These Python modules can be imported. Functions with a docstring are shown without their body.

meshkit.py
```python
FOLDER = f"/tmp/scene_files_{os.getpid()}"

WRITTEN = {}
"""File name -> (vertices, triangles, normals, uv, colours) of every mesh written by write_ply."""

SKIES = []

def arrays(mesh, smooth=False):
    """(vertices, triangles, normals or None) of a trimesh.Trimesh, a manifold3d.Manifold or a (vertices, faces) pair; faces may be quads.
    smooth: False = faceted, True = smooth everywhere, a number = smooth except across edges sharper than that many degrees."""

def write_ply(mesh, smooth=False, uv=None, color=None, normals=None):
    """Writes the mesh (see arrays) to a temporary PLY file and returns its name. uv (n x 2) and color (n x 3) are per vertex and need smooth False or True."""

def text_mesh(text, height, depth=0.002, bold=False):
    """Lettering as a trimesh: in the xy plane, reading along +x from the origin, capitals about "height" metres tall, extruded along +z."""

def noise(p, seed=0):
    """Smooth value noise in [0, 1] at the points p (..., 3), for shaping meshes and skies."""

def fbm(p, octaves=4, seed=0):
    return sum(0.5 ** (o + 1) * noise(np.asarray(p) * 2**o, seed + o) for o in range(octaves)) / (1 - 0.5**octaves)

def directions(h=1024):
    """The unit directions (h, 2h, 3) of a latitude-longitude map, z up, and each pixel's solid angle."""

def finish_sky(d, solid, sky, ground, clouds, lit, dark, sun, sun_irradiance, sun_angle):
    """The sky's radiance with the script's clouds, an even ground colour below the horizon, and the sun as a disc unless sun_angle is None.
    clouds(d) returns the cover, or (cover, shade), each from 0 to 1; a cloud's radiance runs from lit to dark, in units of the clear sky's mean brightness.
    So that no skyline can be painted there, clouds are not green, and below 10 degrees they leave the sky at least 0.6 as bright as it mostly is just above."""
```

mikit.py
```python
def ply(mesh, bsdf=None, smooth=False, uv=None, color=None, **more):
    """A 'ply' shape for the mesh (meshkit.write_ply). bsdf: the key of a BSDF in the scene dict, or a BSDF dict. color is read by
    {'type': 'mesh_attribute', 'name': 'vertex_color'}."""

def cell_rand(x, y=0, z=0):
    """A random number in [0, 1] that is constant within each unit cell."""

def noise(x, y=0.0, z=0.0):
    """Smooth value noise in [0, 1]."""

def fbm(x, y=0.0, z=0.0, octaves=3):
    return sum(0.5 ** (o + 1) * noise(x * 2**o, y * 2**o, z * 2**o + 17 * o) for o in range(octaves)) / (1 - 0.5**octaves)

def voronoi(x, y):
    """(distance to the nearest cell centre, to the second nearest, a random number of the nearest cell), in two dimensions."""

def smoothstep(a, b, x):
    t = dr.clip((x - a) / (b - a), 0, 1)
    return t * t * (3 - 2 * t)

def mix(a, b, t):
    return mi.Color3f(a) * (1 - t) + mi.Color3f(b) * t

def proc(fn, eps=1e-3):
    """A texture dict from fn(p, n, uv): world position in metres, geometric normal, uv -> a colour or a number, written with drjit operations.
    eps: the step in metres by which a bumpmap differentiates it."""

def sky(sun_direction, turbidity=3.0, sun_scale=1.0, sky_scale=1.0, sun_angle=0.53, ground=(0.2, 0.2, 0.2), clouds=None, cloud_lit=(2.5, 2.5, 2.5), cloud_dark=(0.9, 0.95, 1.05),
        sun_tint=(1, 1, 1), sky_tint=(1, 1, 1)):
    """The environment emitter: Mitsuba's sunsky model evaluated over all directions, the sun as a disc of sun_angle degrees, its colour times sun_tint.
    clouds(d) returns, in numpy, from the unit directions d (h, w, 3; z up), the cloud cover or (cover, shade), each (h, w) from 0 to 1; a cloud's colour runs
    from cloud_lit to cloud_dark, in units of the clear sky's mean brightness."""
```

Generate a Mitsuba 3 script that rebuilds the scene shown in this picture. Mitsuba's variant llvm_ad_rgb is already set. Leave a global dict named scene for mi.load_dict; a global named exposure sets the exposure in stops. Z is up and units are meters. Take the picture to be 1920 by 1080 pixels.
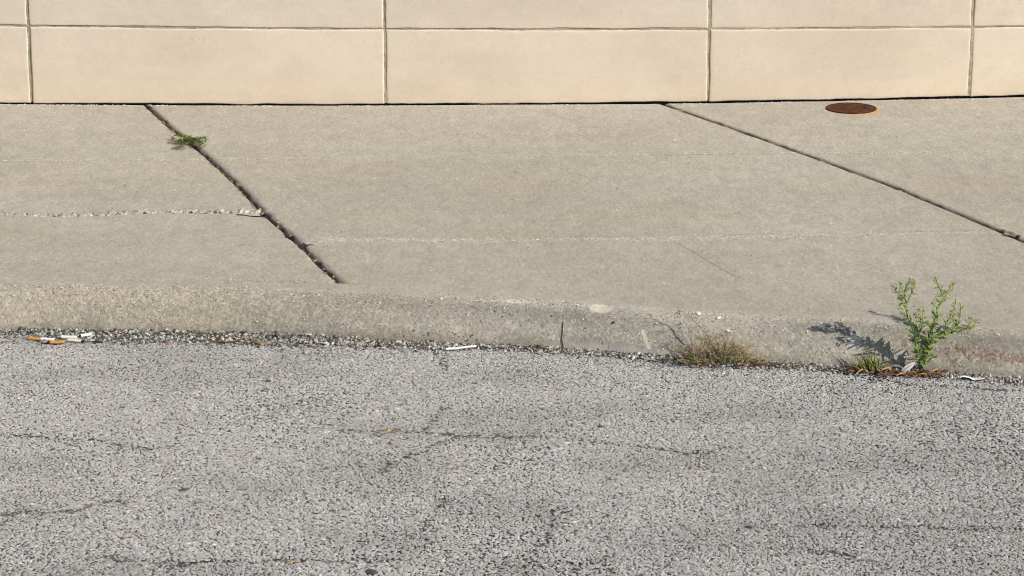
import math
import numpy as np
import trimesh
import drjit as dr
import mitsuba as mi
import mikit
import meshkit
from mikit import noise, fbm, voronoi, cell_rand, smoothstep, mix, proc

T = mi.ScalarTransform4f
scene, labels = {}, {}

# ---------------------------------------------------------------- camera, daylight, exposure
CAM_H, PITCH, FOCAL = 1.40, math.radians(15.0), 5000.0 / 1920.0
CF, CU = np.array([0, math.cos(PITCH), -math.sin(PITCH)]), np.array([0, math.sin(PITCH), math.cos(PITCH)])
EYE = np.array([0, 0, CAM_H])
scene['camera'] = {'type': 'perspective', 'fov': math.degrees(2 * math.atan(0.5 / FOCAL)), 'fov_axis': 'x', 'near_clip': 0.05, 'far_clip': 500.0,
                   'to_world': T().look_at(origin=EYE.tolist(), target=(EYE + CF).tolist(), up=[0, 0, 1])}
SUN = (0.735, -0.47, 0.575)
scene['sky'] = mikit.sky(SUN, turbidity=3.0, sun_tint=(0.905, 1.035, 1.285), sky_scale=0.62, sky_tint=(1.08, 1.02, 0.95))
exposure = 2.0

rng = np.random.default_rng(7)


def ray(px, py):
    return CF + np.array([1.0, 0, 0]) * ((px - 960) / 5000.0) + CU * (-(py - 540) / 5000.0)


def on_z(px, py, z=0.0):
    d = ray(px, py)
    return EYE + d * ((z - CAM_H) / d[2])


def on_y(px, py, y):
    d = ray(px, py)
    return EYE + d * (y / d[1])


def walk_z(x, y):
    return 0.08 + 0.02 * (y - 4.85) + 0.0062 * np.clip(x, -3, 3) * (y - 5.3)


def relief(x, y):
    P = np.stack([x, y, x * 0], -1)
    return 0.0030 * (meshkit.fbm(P * [2.2, 3.0, 1], 3, 77) - 0.5) + 0.0007 * (meshkit.fbm(P * [22, 30, 1], 2, 78) - 0.5)


def on_walk(px, py):
    p = on_z(px, py, 0.09)
    for _ in range(6):
        p = on_z(px, py, float(walk_z(p[0], p[1])))
    return p


# ---------------------------------------------------------------- plan lines of the place
kb = np.array([on_z(a, b)[:2] for a, b in ((0, 625), (300, 629), (500, 634), (640, 640), (850, 648), (1000, 653), (1150, 663), (1300, 677), (1500, 687), (1700, 695), (1810, 705), (1920, 714))])
kb = np.vstack([[-8.0, 4.905], [-1.6, 4.90], [-1.2, 4.893], kb, [[1.25, 4.525], [1.6, 4.45], [8.0, 3.6]]])
_kx = np.linspace(-8, 8, 3201)
_ky = np.interp(_kx, kb[:, 0], kb[:, 1])
_ker = np.exp(-0.5 * (np.arange(-40, 41) / 13.0) ** 2)
_ky = np.convolve(np.pad(_ky, 40, mode='edge'), _ker / _ker.sum(), 'valid')


def kerb_y(x):
    return np.interp(x, _kx, _ky)


WALL_Y, WALL_X, WALL_R = 6.577, 0.10, 16.0


def wall_y(x):
    return WALL_Y + WALL_R - np.sqrt(np.maximum(WALL_R ** 2 - (np.clip(x, -8, 8) - WALL_X) ** 2, 1))


# ---------------------------------------------------------------- helpers
def put(key, shape, label=None, cat=None, group=None, kind=None):
    base, n = key, 0
    while key in scene:
        n += 1
        key = f'{base}_{n:03d}'
    scene[key] = shape
    tag(key, label, cat, group, kind)
    return key


def tag(key, label=None, cat=None, group=None, kind=None):
    d = {k: v for k, v in (('label', label), ('category', cat), ('group', group), ('kind', kind)) if v}
    if d:
        labels[key] = d


def fresh(name):
    key, n = name, 0
    while key in labels or key in scene:
        n += 1
        key = f'{name}_{n:03d}'
    labels[key] = {}
    return key


def thing(name, label, cat, group=None):
    key = fresh(name)
    tag(key, label, cat, group)
    return key


def grid_faces(nu, nv):
    i = np.arange(nu * nv).reshape(nu, nv)
    a, b, c, d = i[:-1, :-1].ravel(), i[1:, :-1].ravel(), i[1:, 1:].ravel(), i[:-1, 1:].ravel()
    return np.vstack([np.stack([a, b, c], 1), np.stack([a, c, d], 1)])


def mesh(v, f):
    return trimesh.Trimesh(np.asarray(v, float), np.asarray(f, int), process=False)


def join(parts):
    vs, fs, at = [], [], 0
    for v, f in parts:
        vs.append(v)
        fs.append(np.asarray(f) + at)
        at += len(v)
    return np.vstack(vs), np.vstack(fs)


def tube(points, radii, n=5, sub=4):
    """A tapering round tube along a smoothed path, closed at both ends."""
    p = np.asarray(points, float)
    r = np.interp(np.linspace(0, 1, len(p)), np.linspace(0, 1, len(radii)), radii)
    if len(p) > 2 and sub > 1:
        t = np.linspace(0, len(p) - 1, (len(p) - 1) * sub + 1)
        q = np.pad(p, ((1, 1), (0, 0)), mode='edge')
        q[0], q[-1] = 2 * p[0] - p[1], 2 * p[-1] - p[-2]
        k = np.minimum(t.astype(int), len(p) - 2)
        s = (t - k)[:, None]
        a, b, c, d = q[k], q[k + 1], q[k + 2], q[k + 3]
        p2 = 0.5 * (2 * b + (c - a) * s + (2 * a - 5 * b + 4 * c - d) * s ** 2 + (3 * b - a - 3 * c + d) * s ** 3)
        r = np.interp(t, np.arange(len(r)), r)
        p = p2
    tan = np.gradient(p, axis=0)
    tan /= np.linalg.norm(tan, axis=1, keepdims=True) + 1e-12
    ref = np.where(np.abs(tan[:, 2:3]) < 0.9, [[0, 0, 1.0]], [[1.0, 0, 0]])
    u = np.cross(tan, ref)
    u /= np.linalg.norm(u, axis=1, keepdims=True) + 1e-12
    w = np.cross(tan, u)
    a = np.arange(n) * 2 * np.pi / n
    ring = p[:, None] + r[:, None, None] * (np.cos(a)[None, :, None] * u[:, None] + np.sin(a)[None, :, None] * w[:, None])
    m = len(p)
    v = np.vstack([ring.reshape(-1, 3), p[:1], p[-1:]])
    f = []
    j = np.arange(n)
    for i in range(m - 1):
        A, B = i * n + j, i * n + (j + 1) % n
        f += [np.stack([A, B, B + n], 1), np.stack([A, B + n, A + n], 1)]
    f += [np.stack([np.full(n, m * n), (j + 1) % n, j], 1), np.stack([np.full(n, m * n + 1), (m - 1) * n + j, (m - 1) * n + (j + 1) % n], 1)]
    return v, np.vstack(f)


def leaf(base, direction, up, length, width, curl=0.15, fold=0.25, thick=0.00035, n=5):
    """A lance-shaped blade with a folded midrib, a curl along its length and a real thickness."""
    d = np.asarray(direction, float)
    d /= np.linalg.norm(d)
    s = np.cross(d, up)
    s /= np.linalg.norm(s) + 1e-9
    nn = np.cross(s, d)
    t = np.linspace(0, 1, n + 1)
    w = width * 0.5 * np.sin(np.pi * np.clip(t * 0.93 + 0.05, 0, 1)) ** 0.8
    w[-1] = width * 0.02
    mid = base + d * (t * length)[:, None] - nn * (curl * length * t ** 2)[:, None]
    L = mid - s * w[:, None] + nn * (fold * w)[:, None]
    R = mid + s * w[:, None] + nn * (fold * w)[:, None]
    lo = mid - nn * thick
    v = np.stack([L, mid, R, lo], 1).reshape(-1, 3)
    f = []
    for i in range(n):
        a = i * 4
        for p, q in ((0, 1), (1, 2), (2, 3), (3, 0)):
            f += [[a + p, a + q, a + 4 + q], [a + p, a + 4 + q, a + 4 + p]]
    f += [[0, 2, 1], [0, 3, 2], [n * 4, n * 4 + 1, n * 4 + 2], [n * 4, n * 4 + 2, n * 4 + 3]]
    return v, np.array(f)


ICO = trimesh.creation.icosphere(subdivisions=1, radius=1.0)
OCT_V = np.array([[1, 0, 0], [-1, 0, 0], [0, 1, 0], [0, -1, 0], [0, 0, 1], [0, 0, -1.0]])
OCT_F = np.array([[0, 2, 4], [2, 1, 4], [1, 3, 4], [3, 0, 4], [2, 0, 5], [1, 2, 5], [3, 1, 5], [0, 3, 5]])


def scatter(centres, size, flat=0.6, jitter=0.3, r=rng, base_v=OCT_V, base_f=OCT_F):
    """Many small uneven stones: (vertices, faces)."""
    n, k = len(centres), len(base_v)
    size = np.broadcast_to(size, (n,))
    a = r.uniform(0, 2 * np.pi, n)
    v = base_v[None] * (1 + r.uniform(-jitter, jitter, (n, k, 1)))
    v = v * np.stack([size * r.uniform(0.8, 1.4, n), size * r.uniform(0.7, 1.1, n), size * flat * r.uniform(0.7, 1.2, n)], 1)[:, None]
    tx, ty = r.normal(0, 0.3, n), r.normal(0, 0.3, n)
    v[:, :, 2] += v[:, :, 0] * tx[:, None] + v[:, :, 1] * ty[:, None]
    c, s = np.cos(a)[:, None], np.sin(a)[:, None]
    v = np.stack([v[:, :, 0] * c - v[:, :, 1] * s, v[:, :, 0] * s + v[:, :, 1] * c, v[:, :, 2]], 2) + np.asarray(centres)[:, None]
    f = base_f[None] + (np.arange(n) * k)[:, None, None]
    return v.reshape(-1, 3), f.reshape(-1, 3)


def per_vertex(colours, k):
    return np.repeat(np.clip(colours, 0, 1), k, axis=0)


def rock(centre, size, seed, flat=0.55):
    r = np.random.default_rng(seed)
    v = np.array(ICO.vertices)
    v = v * (1 + r.uniform(-0.28, 0.28, (len(v), 1)))
    v = v * np.array([size * r.uniform(1.0, 1.4), size * r.uniform(0.8, 1.1), size * flat])
    a = r.uniform(0, 6.28)
    v = np.stack([v[:, 0] * math.cos(a) - v[:, 1] * math.sin(a), v[:, 0] * math.sin(a) + v[:, 1] * math.cos(a), v[:, 2]], 1)
    return v + centre, np.array(ICO.faces)


BED = [0.085, 0.304]
while BED[-1] < 2.2:
    BED.append(BED[-1] + 0.2)


def wall_x(px, py=120):
    y = WALL_Y
    for _ in range(6):
        p = on_y(px, py, y)
        y = float(wall_y(p[0]))
    return float(p[0])


HEAD = [-5.6, -4.7, -3.8, -2.95, -2.08, wall_x(56), wall_x(722), wall_x(1329), wall_x(1820), 1.95, 2.75, 3.6, 4.4, 5.3]


# ---------------------------------------------------------------- materials
def segment(x, y, a, b):
    dx, dy = b[0] - a[0], b[1] - a[1]
    t = dr.clip(((x - a[0]) * dx + (y - a[1]) * dy) / (dx * dx + dy * dy), 0, 1)
    return dr.sqrt(dr.square(x - a[0] - t * dx) + dr.square(y - a[1] - t * dy))


COVER = on_walk(1596, 203.5)
SCRATCH = (on_walk(1270, 456)[:2], on_walk(1382, 520)[:2])


FORM = [on_walk(a, b)[:2] for a, b in ((610, 446), (1060, 445), (1880, 432))]


def concrete_colour(p, n, uv):
    x, y = p.x, p.y
    big = fbm(x * 1.7 + 3, y * 2.3, 0.5, octaves=4)
    streak = fbm(x * 1.3, y * 14, 4.0, octaves=3)
    mid = noise(x * 42, y * 26, 1.0)
    fine = noise(x * 230, y * 90, 2.0)
    tiny = noise(x * 520, y * 170, 3.0)
    c = mix((0.306, 0.288, 0.248), (0.351, 0.334, 0.296), smoothstep(0.25, 0.75, 0.8 * big + 0.2 * streak))
    c = c * (0.74 + 0.13 * mid + 0.23 * fine + 0.16 * tiny - 0.08 * smoothstep(0.8, 0.95, noise(x * 300, y * 120, 8.0)))
    c = c * (1 + 0.18 * smoothstep(0.80, 0.95, noise(x * 270, y * 85, 12.0)) - 0.13 * smoothstep(0.82, 0.95, noise(x * 240, y * 80, 15.0)))
    warm = smoothstep(0.52, 0.75, fbm(x * 2.9 + 20, y * 9, 7.0, octaves=3))
    c = c * mix((1, 1, 1), (1.01, 0.995, 0.97), warm)
    # rust that has washed out of the round cover
    cx, cy = x - (COVER[0] + 0.012), (y - (COVER[1] - 0.020))
    d = dr.sqrt(dr.square(cx) + dr.square(cy)) + 0.018 * (noise(x * 60, y * 60, 5.0) - 0.5)
    c = mix(c, (0.48, 0.27, 0.08), (1 - smoothstep(0.052, 0.070, d)) * 0.6)
    sd = segment(x, y, SCRATCH[0], SCRATCH[1])
    c = mix(c, (0.15, 0.13, 0.10), (1 - smoothstep(0.0010, 0.0036, sd)) * (0.28 + 0.5 * noise(x * 70, y * 70, 1.5)))
    fd = dr.minimum(segment(x, y, FORM[0], FORM[1]), segment(x, y, FORM[1], FORM[2])) + 0.004 * (noise(x * 18, 3.0, 2.0) - 0.5)
    c = mix(c, c * mi.Color3f(0.66, 0.58, 0.48), (1 - smoothstep(0.002, 0.007, fd)) * smoothstep(0.35, 0.6, noise(x * 6, 1.0, 4.0)) * 0.42)
    jd = mi.Float(9.0)
    for J in (J1, J2):
        for a, b in zip(J[:-1], J[1:]):
            jd = dr.minimum(jd, segment(x, y, a, b))
    jd = jd + 0.010 * (noise(x * 45, y * 45, 6.1) - 0.5)
    c = mix(c, (0.07, 0.052, 0.035), (1 - smoothstep(0.004, 0.0105, jd)) * 0.70)
    return c


def concrete_bump(p, n, uv):
    return 0.5 * noise(p.x * 260, p.y * 200, p.z * 260) + 0.35 * noise(p.x * 600, p.y * 500, p.z * 600) + 0.7 * fbm(p.x * 30, p.y * 60, p.z * 30, octaves=2)


def soft_patch(x, z, cx, cz, rx, rz):
    return dr.exp(-dr.square((x - cx) / rx) - dr.square((z - cz) / rz))


def kerb_x(px):
    return float(on_z(px, 650)[0])


SCRAPE = ((kerb_x(1199), 0.046), (kerb_x(1211), 0.018))


def kerb_colour(p, n, uv):
    # uv.x = metres along the kerb, uv.y = metres up the profile from its foot
    x, s = uv.x, uv.y
    big = fbm(x * 3.1, s * 9, 0.3, octaves=4)
    fine = noise(x * 260, s * 260, 2.0)
    mid = noise(x * 70, s * 90, 6.0)
    face = 1 - smoothstep(0.085, 0.125, s)
    c = mix((0.345, 0.325, 0.282), (0.43, 0.412, 0.368), smoothstep(0.3, 0.72, big))
    c = mix(mix((0.315, 0.298, 0.262), (0.355, 0.340, 0.306), big), c, face)
    f, g, k = voronoi(x * 210, s * 210)
    grain = mix((0.20, 0.175, 0.135), (0.68, 0.63, 0.53), smoothstep(0.1, 0.95, k))
    c = mix(c, grain, (0.10 + 0.24 * face) * smoothstep(0.62, 0.35, f))
    c = c * (0.79 + 0.24 * fine + 0.15 * mid)
    # orange-tan mineral bloom on the left, grey soot on the right
    tan = smoothstep(0.42, 0.7, fbm(x * 5 + 9, s * 26, 2.0, octaves=3)) * (1 - smoothstep(-0.5, 0.1, x)) * face
    c = mix(c, c * mi.Color3f(1.03, 1.0, 0.94), tan)
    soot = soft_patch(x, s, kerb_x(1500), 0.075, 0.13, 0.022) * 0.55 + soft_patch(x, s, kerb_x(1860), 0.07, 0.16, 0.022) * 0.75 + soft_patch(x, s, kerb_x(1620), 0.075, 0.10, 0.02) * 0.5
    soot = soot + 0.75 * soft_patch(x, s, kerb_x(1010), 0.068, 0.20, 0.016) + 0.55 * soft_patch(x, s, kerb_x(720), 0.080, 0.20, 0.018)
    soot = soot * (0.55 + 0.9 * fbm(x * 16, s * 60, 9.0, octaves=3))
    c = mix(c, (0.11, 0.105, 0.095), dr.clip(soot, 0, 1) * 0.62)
    # pale cement lip at the foot
    lip = smoothstep(kerb_x(980), kerb_x(1120), x) * (1 - smoothstep(kerb_x(1230), kerb_x(1290), x)) * (1 - smoothstep(0.010, 0.024, s))
    c = mix(c, (0.40, 0.40, 0.375), lip * 0.75)
    damp = (1 - smoothstep(0.004, 0.03, s + 0.02 * (noise(x * 35, s * 40, 3.3) - 0.5))) * (1 - lip)
    c = mix(c, c * 0.62, damp * 0.8)
    # black specks of lichen low on the face
    lich = smoothstep(0.62, 0.7, noise(x * 240, s * 240, 5.5)) * smoothstep(0.4, 0.55, noise(x * 30, 2.0, 5.5)) * smoothstep(0.004, 0.010, s) * (1 - smoothstep(0.022, 0.034, s)) * smoothstep(kerb_x(680), kerb_x(760), x) * (1 - smoothstep(kerb_x(1100), kerb_x(1180), x))
    c = mix(c, (0.05, 0.047, 0.035), lich * 0.9)
    # rust-brown growth
    rust = smoothstep(0.46, 0.60, fbm(x * 210, s * 210, 1.5, octaves=3))
    rust = rust * dr.clip(1.25 * soft_patch(x, s, kerb_x(1805), 0.042, 0.055, 0.018) + 0.9 * soft_patch(x, s, kerb_x(1760), 0.036, 0.04, 0.02) + 0.8 * soft_patch(x, s, kerb_x(1870), 0.035, 0.03, 0.010)
                          + 0.8 * soft_patch(x, s, kerb_x(1675), 0.05, 0.035, 0.012), 0, 1)
    c = mix(c, (0.21, 0.095, 0.045), rust * 0.68)
    # fresh pale marks: a scrape, spalls and a splash of dried cement
    sd = segment(x, s, SCRAPE[0], SCRAPE[1]) + 0.0022 * (noise(x * 300, s * 300, 4.0) - 0.5)
    c = mix(c, (0.66, 0.62, 0.53), (1 - smoothstep(0.0022, 0.0042, sd)) * 0.85)
    spall = soft_patch(x, s, kerb_x(1117), 0.090, 0.020, 0.013) * 1.6 + soft_patch(x, s, kerb_x(950), 0.094, 0.06, 0.010) * 0.75
    spall = smoothstep(0.35, 0.75, spall + 0.45 * (noise(x * 120, s * 120, 6.6) - 0.5))
    c = mix(c, (0.62, 0.585, 0.52), spall * 0.75)
    cem = soft_patch(x, s, kerb_x(1583), 0.044, 0.014, 0.022)
    c = mix(c, (0.50, 0.50, 0.47), smoothstep(0.35, 0.6, cem + 0.3 * (noise(x * 150, s * 90, 7.7) - 0.5)) * 0.8)
    return mix(c, concrete_colour(p, n, uv), smoothstep(0.105, 0.145, s + 0.02 * (noise(x * 14, s * 20, 2.7) - 0.5)))


def kerb_bump(p, n, uv):
    f, g, k = voronoi(uv.x * 210, uv.y * 210)
    return 0.9 * (k - 0.5) * smoothstep(0.7, 0.2, f) + 0.6 * noise(uv.x * 420, uv.y * 420, 1.0) + 0.9 * noise(uv.x * 60, uv.y * 80, 3.0)


def block_colour(p, n, uv):
    x, z = p.x, p.z
    col = cell_rand(uv.x * 97.0, uv.y * 57.0, 3)
    big = fbm(x * 3.6 + 11, z * 7, 1.0, octaves=4)
    band = fbm(x * 2.2, z * 26, 3.0, octaves=3)
    fine = noise(x * 230, z * 230, 2.0)
    c = mix((0.665, 0.573, 0.478), (0.717, 0.626, 0.534), smoothstep(0.28, 0.72, 0.65 * big + 0.35 * band))
    tone = mi.Float(1.0)
    for k, e in enumerate(HEAD[2:-2]):
        tone = tone + (0.035 * math.sin(7.3 * k + 1.0)) * dr.select(x > e, 1.0, 0.0)
    tone = tone * dr.select(z > BED[1], 1.0 - 0.02, 1.0)
    c = c * tone
    c = c * (0.98 + 0.04 * smoothstep(0.25, 0.7, fbm(x * 15, z * 19, 8.0, octaves=3)))
    c = c * (0.93 + 0.06 * fine + 0.03 * noise(x * 60, z * 60, 5.0))
    low = 1 - smoothstep(0.02, 0.085, z - 0.115 + 0.05 * (noise(x * 9, z * 12, 2.2) - 0.5))
    c = mix(c, c * mi.Color3f(0.99, 0.96, 0.86), low * 0.5)
    c = mix(c, c * mi.Color3f(0.94, 0.96, 1.02), smoothstep(0.24, 0.36, z) * 0.45)
    pit = smoothstep(0.83, 0.9, noise(x * 170, z * 120, 9.0)) * smoothstep(0.5, 0.7, noise(x * 14, z * 17, 4.4))
    return mix(c, (0.36, 0.30, 0.22), pit * 0.12)


def block_bump(p, n, uv):
    return noise(p.x * 300, p.y * 300, p.z * 300) * 0.6 + fbm(p.x * 50, p.y * 50, p.z * 90, octaves=2)


def mortar_colour(p, n, uv):
    return mix((0.33, 0.285, 0.22), (0.46, 0.41, 0.33), noise(p.x * 80, p.z * 80, 1.0)) * (0.75 + 0.4 * noise(p.x * 400, p.z * 400, 2.0))


def soil_colour(p, n, uv):
    return mix((0.03, 0.022, 0.013), (0.11, 0.08, 0.048), noise(p.x * 130, p.y * 130, 1.0)) * (0.6 + 0.8 * noise(p.x * 600, p.y * 600, 2.0))


def tar_colour(p, n, uv):
    # the binder between the chips; away from the camera's stretch also the chips themselves, too far to tell apart
    f, g, k = voronoi(p.x * 170, p.y * 170)
    far = smoothstep(1.25, 1.5, dr.abs(p.x)) + smoothstep(3.3, 3.1, p.y)
    stone = mix((0.22, 0.215, 0.21), (0.46, 0.45, 0.435), k) * smoothstep(0.6, 0.4, f)
    return mix(mix((0.028, 0.027, 0.026), (0.12, 0.116, 0.11), noise(p.x * 160, p.y * 160)), stone + 0.05, dr.clip(far, 0, 1))


def rust_colour(p, n, uv):
    c = mix((0.052, 0.023, 0.015), (0.072, 0.031, 0.019), noise(p.x * 90, p.y * 90, 1.0))
    return mix(c, (0.16, 0.07, 0.025), smoothstep(0.70, 0.85, noise(p.x * 160, p.y * 160, 2.0)) * 0.6)


def bsdf(name, colour, rough=0.85, spec=0.3, bump=None, bump_scale=0.001, eps=5e-4):
    b = {'type': 'principled', 'base_color': colour, 'roughness': rough, 'specular': spec}
    if bump is not None:
        b = {'type': 'bumpmap', 'arbitrary': proc(bump, eps), 'scale': bump_scale, 'bsdf': b}
    scene[name] = {'type': 'twosided', 'bsdf': b}


def rgb(*c):
    return {'type': 'rgb', 'value': list(c)}


VC = {'type': 'mesh_attribute', 'name': 'vertex_color'}
bsdf('mat_concrete', proc(concrete_colour), 0.9, 0.25, concrete_bump, 0.0011)
bsdf('mat_kerb', proc(kerb_colour), 0.9, 0.25, kerb_bump, 0.0007)
bsdf('mat_block', proc(block_colour), 0.9, 0.2, block_bump, 0.0006)
bsdf('mat_mortar', proc(mortar_colour), 0.95, 0.1, block_bump, 0.002)
bsdf('mat_soil', proc(soil_colour), 0.95, 0.1)
bsdf('mat_tar', proc(tar_colour), 0.75, 0.3)
bsdf('mat_stone', VC, 0.6, 0.45)
bsdf('mat_dull', VC, 0.9, 0.2)
bsdf('mat_rust', proc(rust_colour), 0.95, 0.08, lambda p, n, uv: noise(p.x * 300, p.y * 300, 1.0), 0.0008)
bsdf('mat_paper', proc(lambda p, n, uv: mix((0.70, 0.69, 0.66), (0.80, 0.79, 0.77), noise(p.x * 250, p.y * 250, 1.0))), 0.8, 0.2)
bsdf('mat_cork', proc(lambda p, n, uv: mix((0.50, 0.235, 0.055), (0.62, 0.33, 0.10), noise(p.x * 900, p.y * 900, p.z * 900))), 0.7, 0.3)
bsdf('mat_char', rgb(0.03, 0.028, 0.026), 0.95, 0.1)
bsdf('mat_ash', rgb(0.28, 0.28, 0.29), 0.95, 0.1)
bsdf('mat_black_stone', proc(lambda p, n, uv: mix((0.03, 0.03, 0.034), (0.085, 0.085, 0.09), noise(p.x * 700, p.y * 700, p.z * 700))), 0.55, 0.4)
bsdf('mat_brown_twig', proc(lambda p, n, uv: mix((0.10, 0.045, 0.018), (0.22, 0.11, 0.045), noise(p.x * 400, p.y * 400, 1.0))), 0.8, 0.2)
bsdf('mat_straw', proc(lambda p, n, uv: mix((0.34, 0.19, 0.07), (0.52, 0.36, 0.17), noise(p.x * 300, p.y * 300, 1.0))), 0.75, 0.2)
bsdf('mat_pale_straw', proc(lambda p, n, uv: mix((0.27, 0.23, 0.13), (0.40, 0.35, 0.22), noise(p.x * 300, p.y * 300, 1.0))), 0.8, 0.2)
bsdf('mat_red_leaf', proc(lambda p, n, uv: mix((0.20, 0.06, 0.02), (0.38, 0.14, 0.05), noise(p.x * 400, p.y * 400, 1.0))), 0.8, 0.2)
bsdf('mat_dark_stem', rgb(0.055, 0.05, 0.03), 0.8, 0.2)
bsdf('mat_pale_leaf', proc(lambda p, n, uv: mix((0.50, 0.50, 0.52), (0.68, 0.68, 0.72), noise(p.x * 500, p.y * 500, p.z * 300))), 0.6, 0.3)
bsdf('mat_pink', rgb(0.55, 0.14, 0.13), 0.8, 0.2)
bsdf('mat_white_stone', proc(lambda p, n, uv: mix((0.62, 0.58, 0.50), (0.74, 0.70, 0.62), noise(p.x * 300, p.y * 300, p.z * 300))), 0.8, 0.3)
bsdf('mat_stem', proc(lambda p, n, uv: mix((0.15, 0.22, 0.06), (0.22, 0.29, 0.10), noise(p.x * 300, p.y * 300, p.z * 150))), 0.6, 0.3)


def leafy(name, lo, hi, trans=0.55):
    scene[name] = {'type': 'principledthin', 'base_color': proc(lambda p, n, uv: mix(lo, hi, noise(p.x * 260, p.y * 260, p.z * 260))), 'roughness': 0.55, 'diff_trans': trans, 'eta': 1.4}


leafy('mat_leaf', (0.20, 0.30, 0.07), (0.30, 0.40, 0.12))
leafy('mat_dark_leaf', (0.085, 0.155, 0.03), (0.16, 0.24, 0.055), 0.4)
leafy('mat_bud', (0.42, 0.48, 0.20), (0.60, 0.62, 0.34))
leafy('mat_spurge', (0.055, 0.12, 0.035), (0.11, 0.19, 0.06), 0.3)
leafy('mat_young', (0.18, 0.27, 0.06), (0.29, 0.34, 0.11))
scene['mat_blade'] = {'type': 'principledthin', 'base_color': VC, 'roughness': 0.6, 'diff_trans': 0.4, 'eta': 1.4}

# ---------------------------------------------------------------- asphalt: one sheet to the horizon, with the worn stone chips standing in it
S = 120.0
scene['asphalt'] = mikit.ply(mesh([[-S, -S, -0.0016], [S, -S, -0.0016], [S, S, -0.0016], [-S, S, -0.0016]], [[0, 1, 2], [0, 2, 3]]), 'mat_tar')
tag('asphalt', 'worn grey asphalt with its stone chips showing, in front of the kerb', 'asphalt', kind='structure')

CRACKS = [np.array([on_z(a, b)[:2] for a, b in pts]) for pts in (
    ((-40, 815), (70, 822), (190, 826), (260, 840), (330, 838)), ((640, 806), (700, 808), (790, 812), (850, 818), (990, 818), (1120, 828), (1290, 850), (1400, 838)),
    ((830, 765), (815, 785), (790, 812), (850, 818), (800, 842), (740, 864), (715, 885)), ((1036, 955), (1033, 1005), (995, 1040), (985, 1080)),
    ((830, 940), (800, 975), (790, 1010)), ((-30, 965), (120, 957), (230, 940)), ((200, 1045), (330, 1055), (500, 1052), (640, 1052), (760, 1050)),
    ((1500, 985), (1640, 985), (1800, 993), (1960, 990)), ((1560, 700), (1700, 722), (1960, 735)), ((1500, 1030), (1580, 1040), (1660, 1060)),
    ((836, 690), (822, 672), (812, 655)))]


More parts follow.
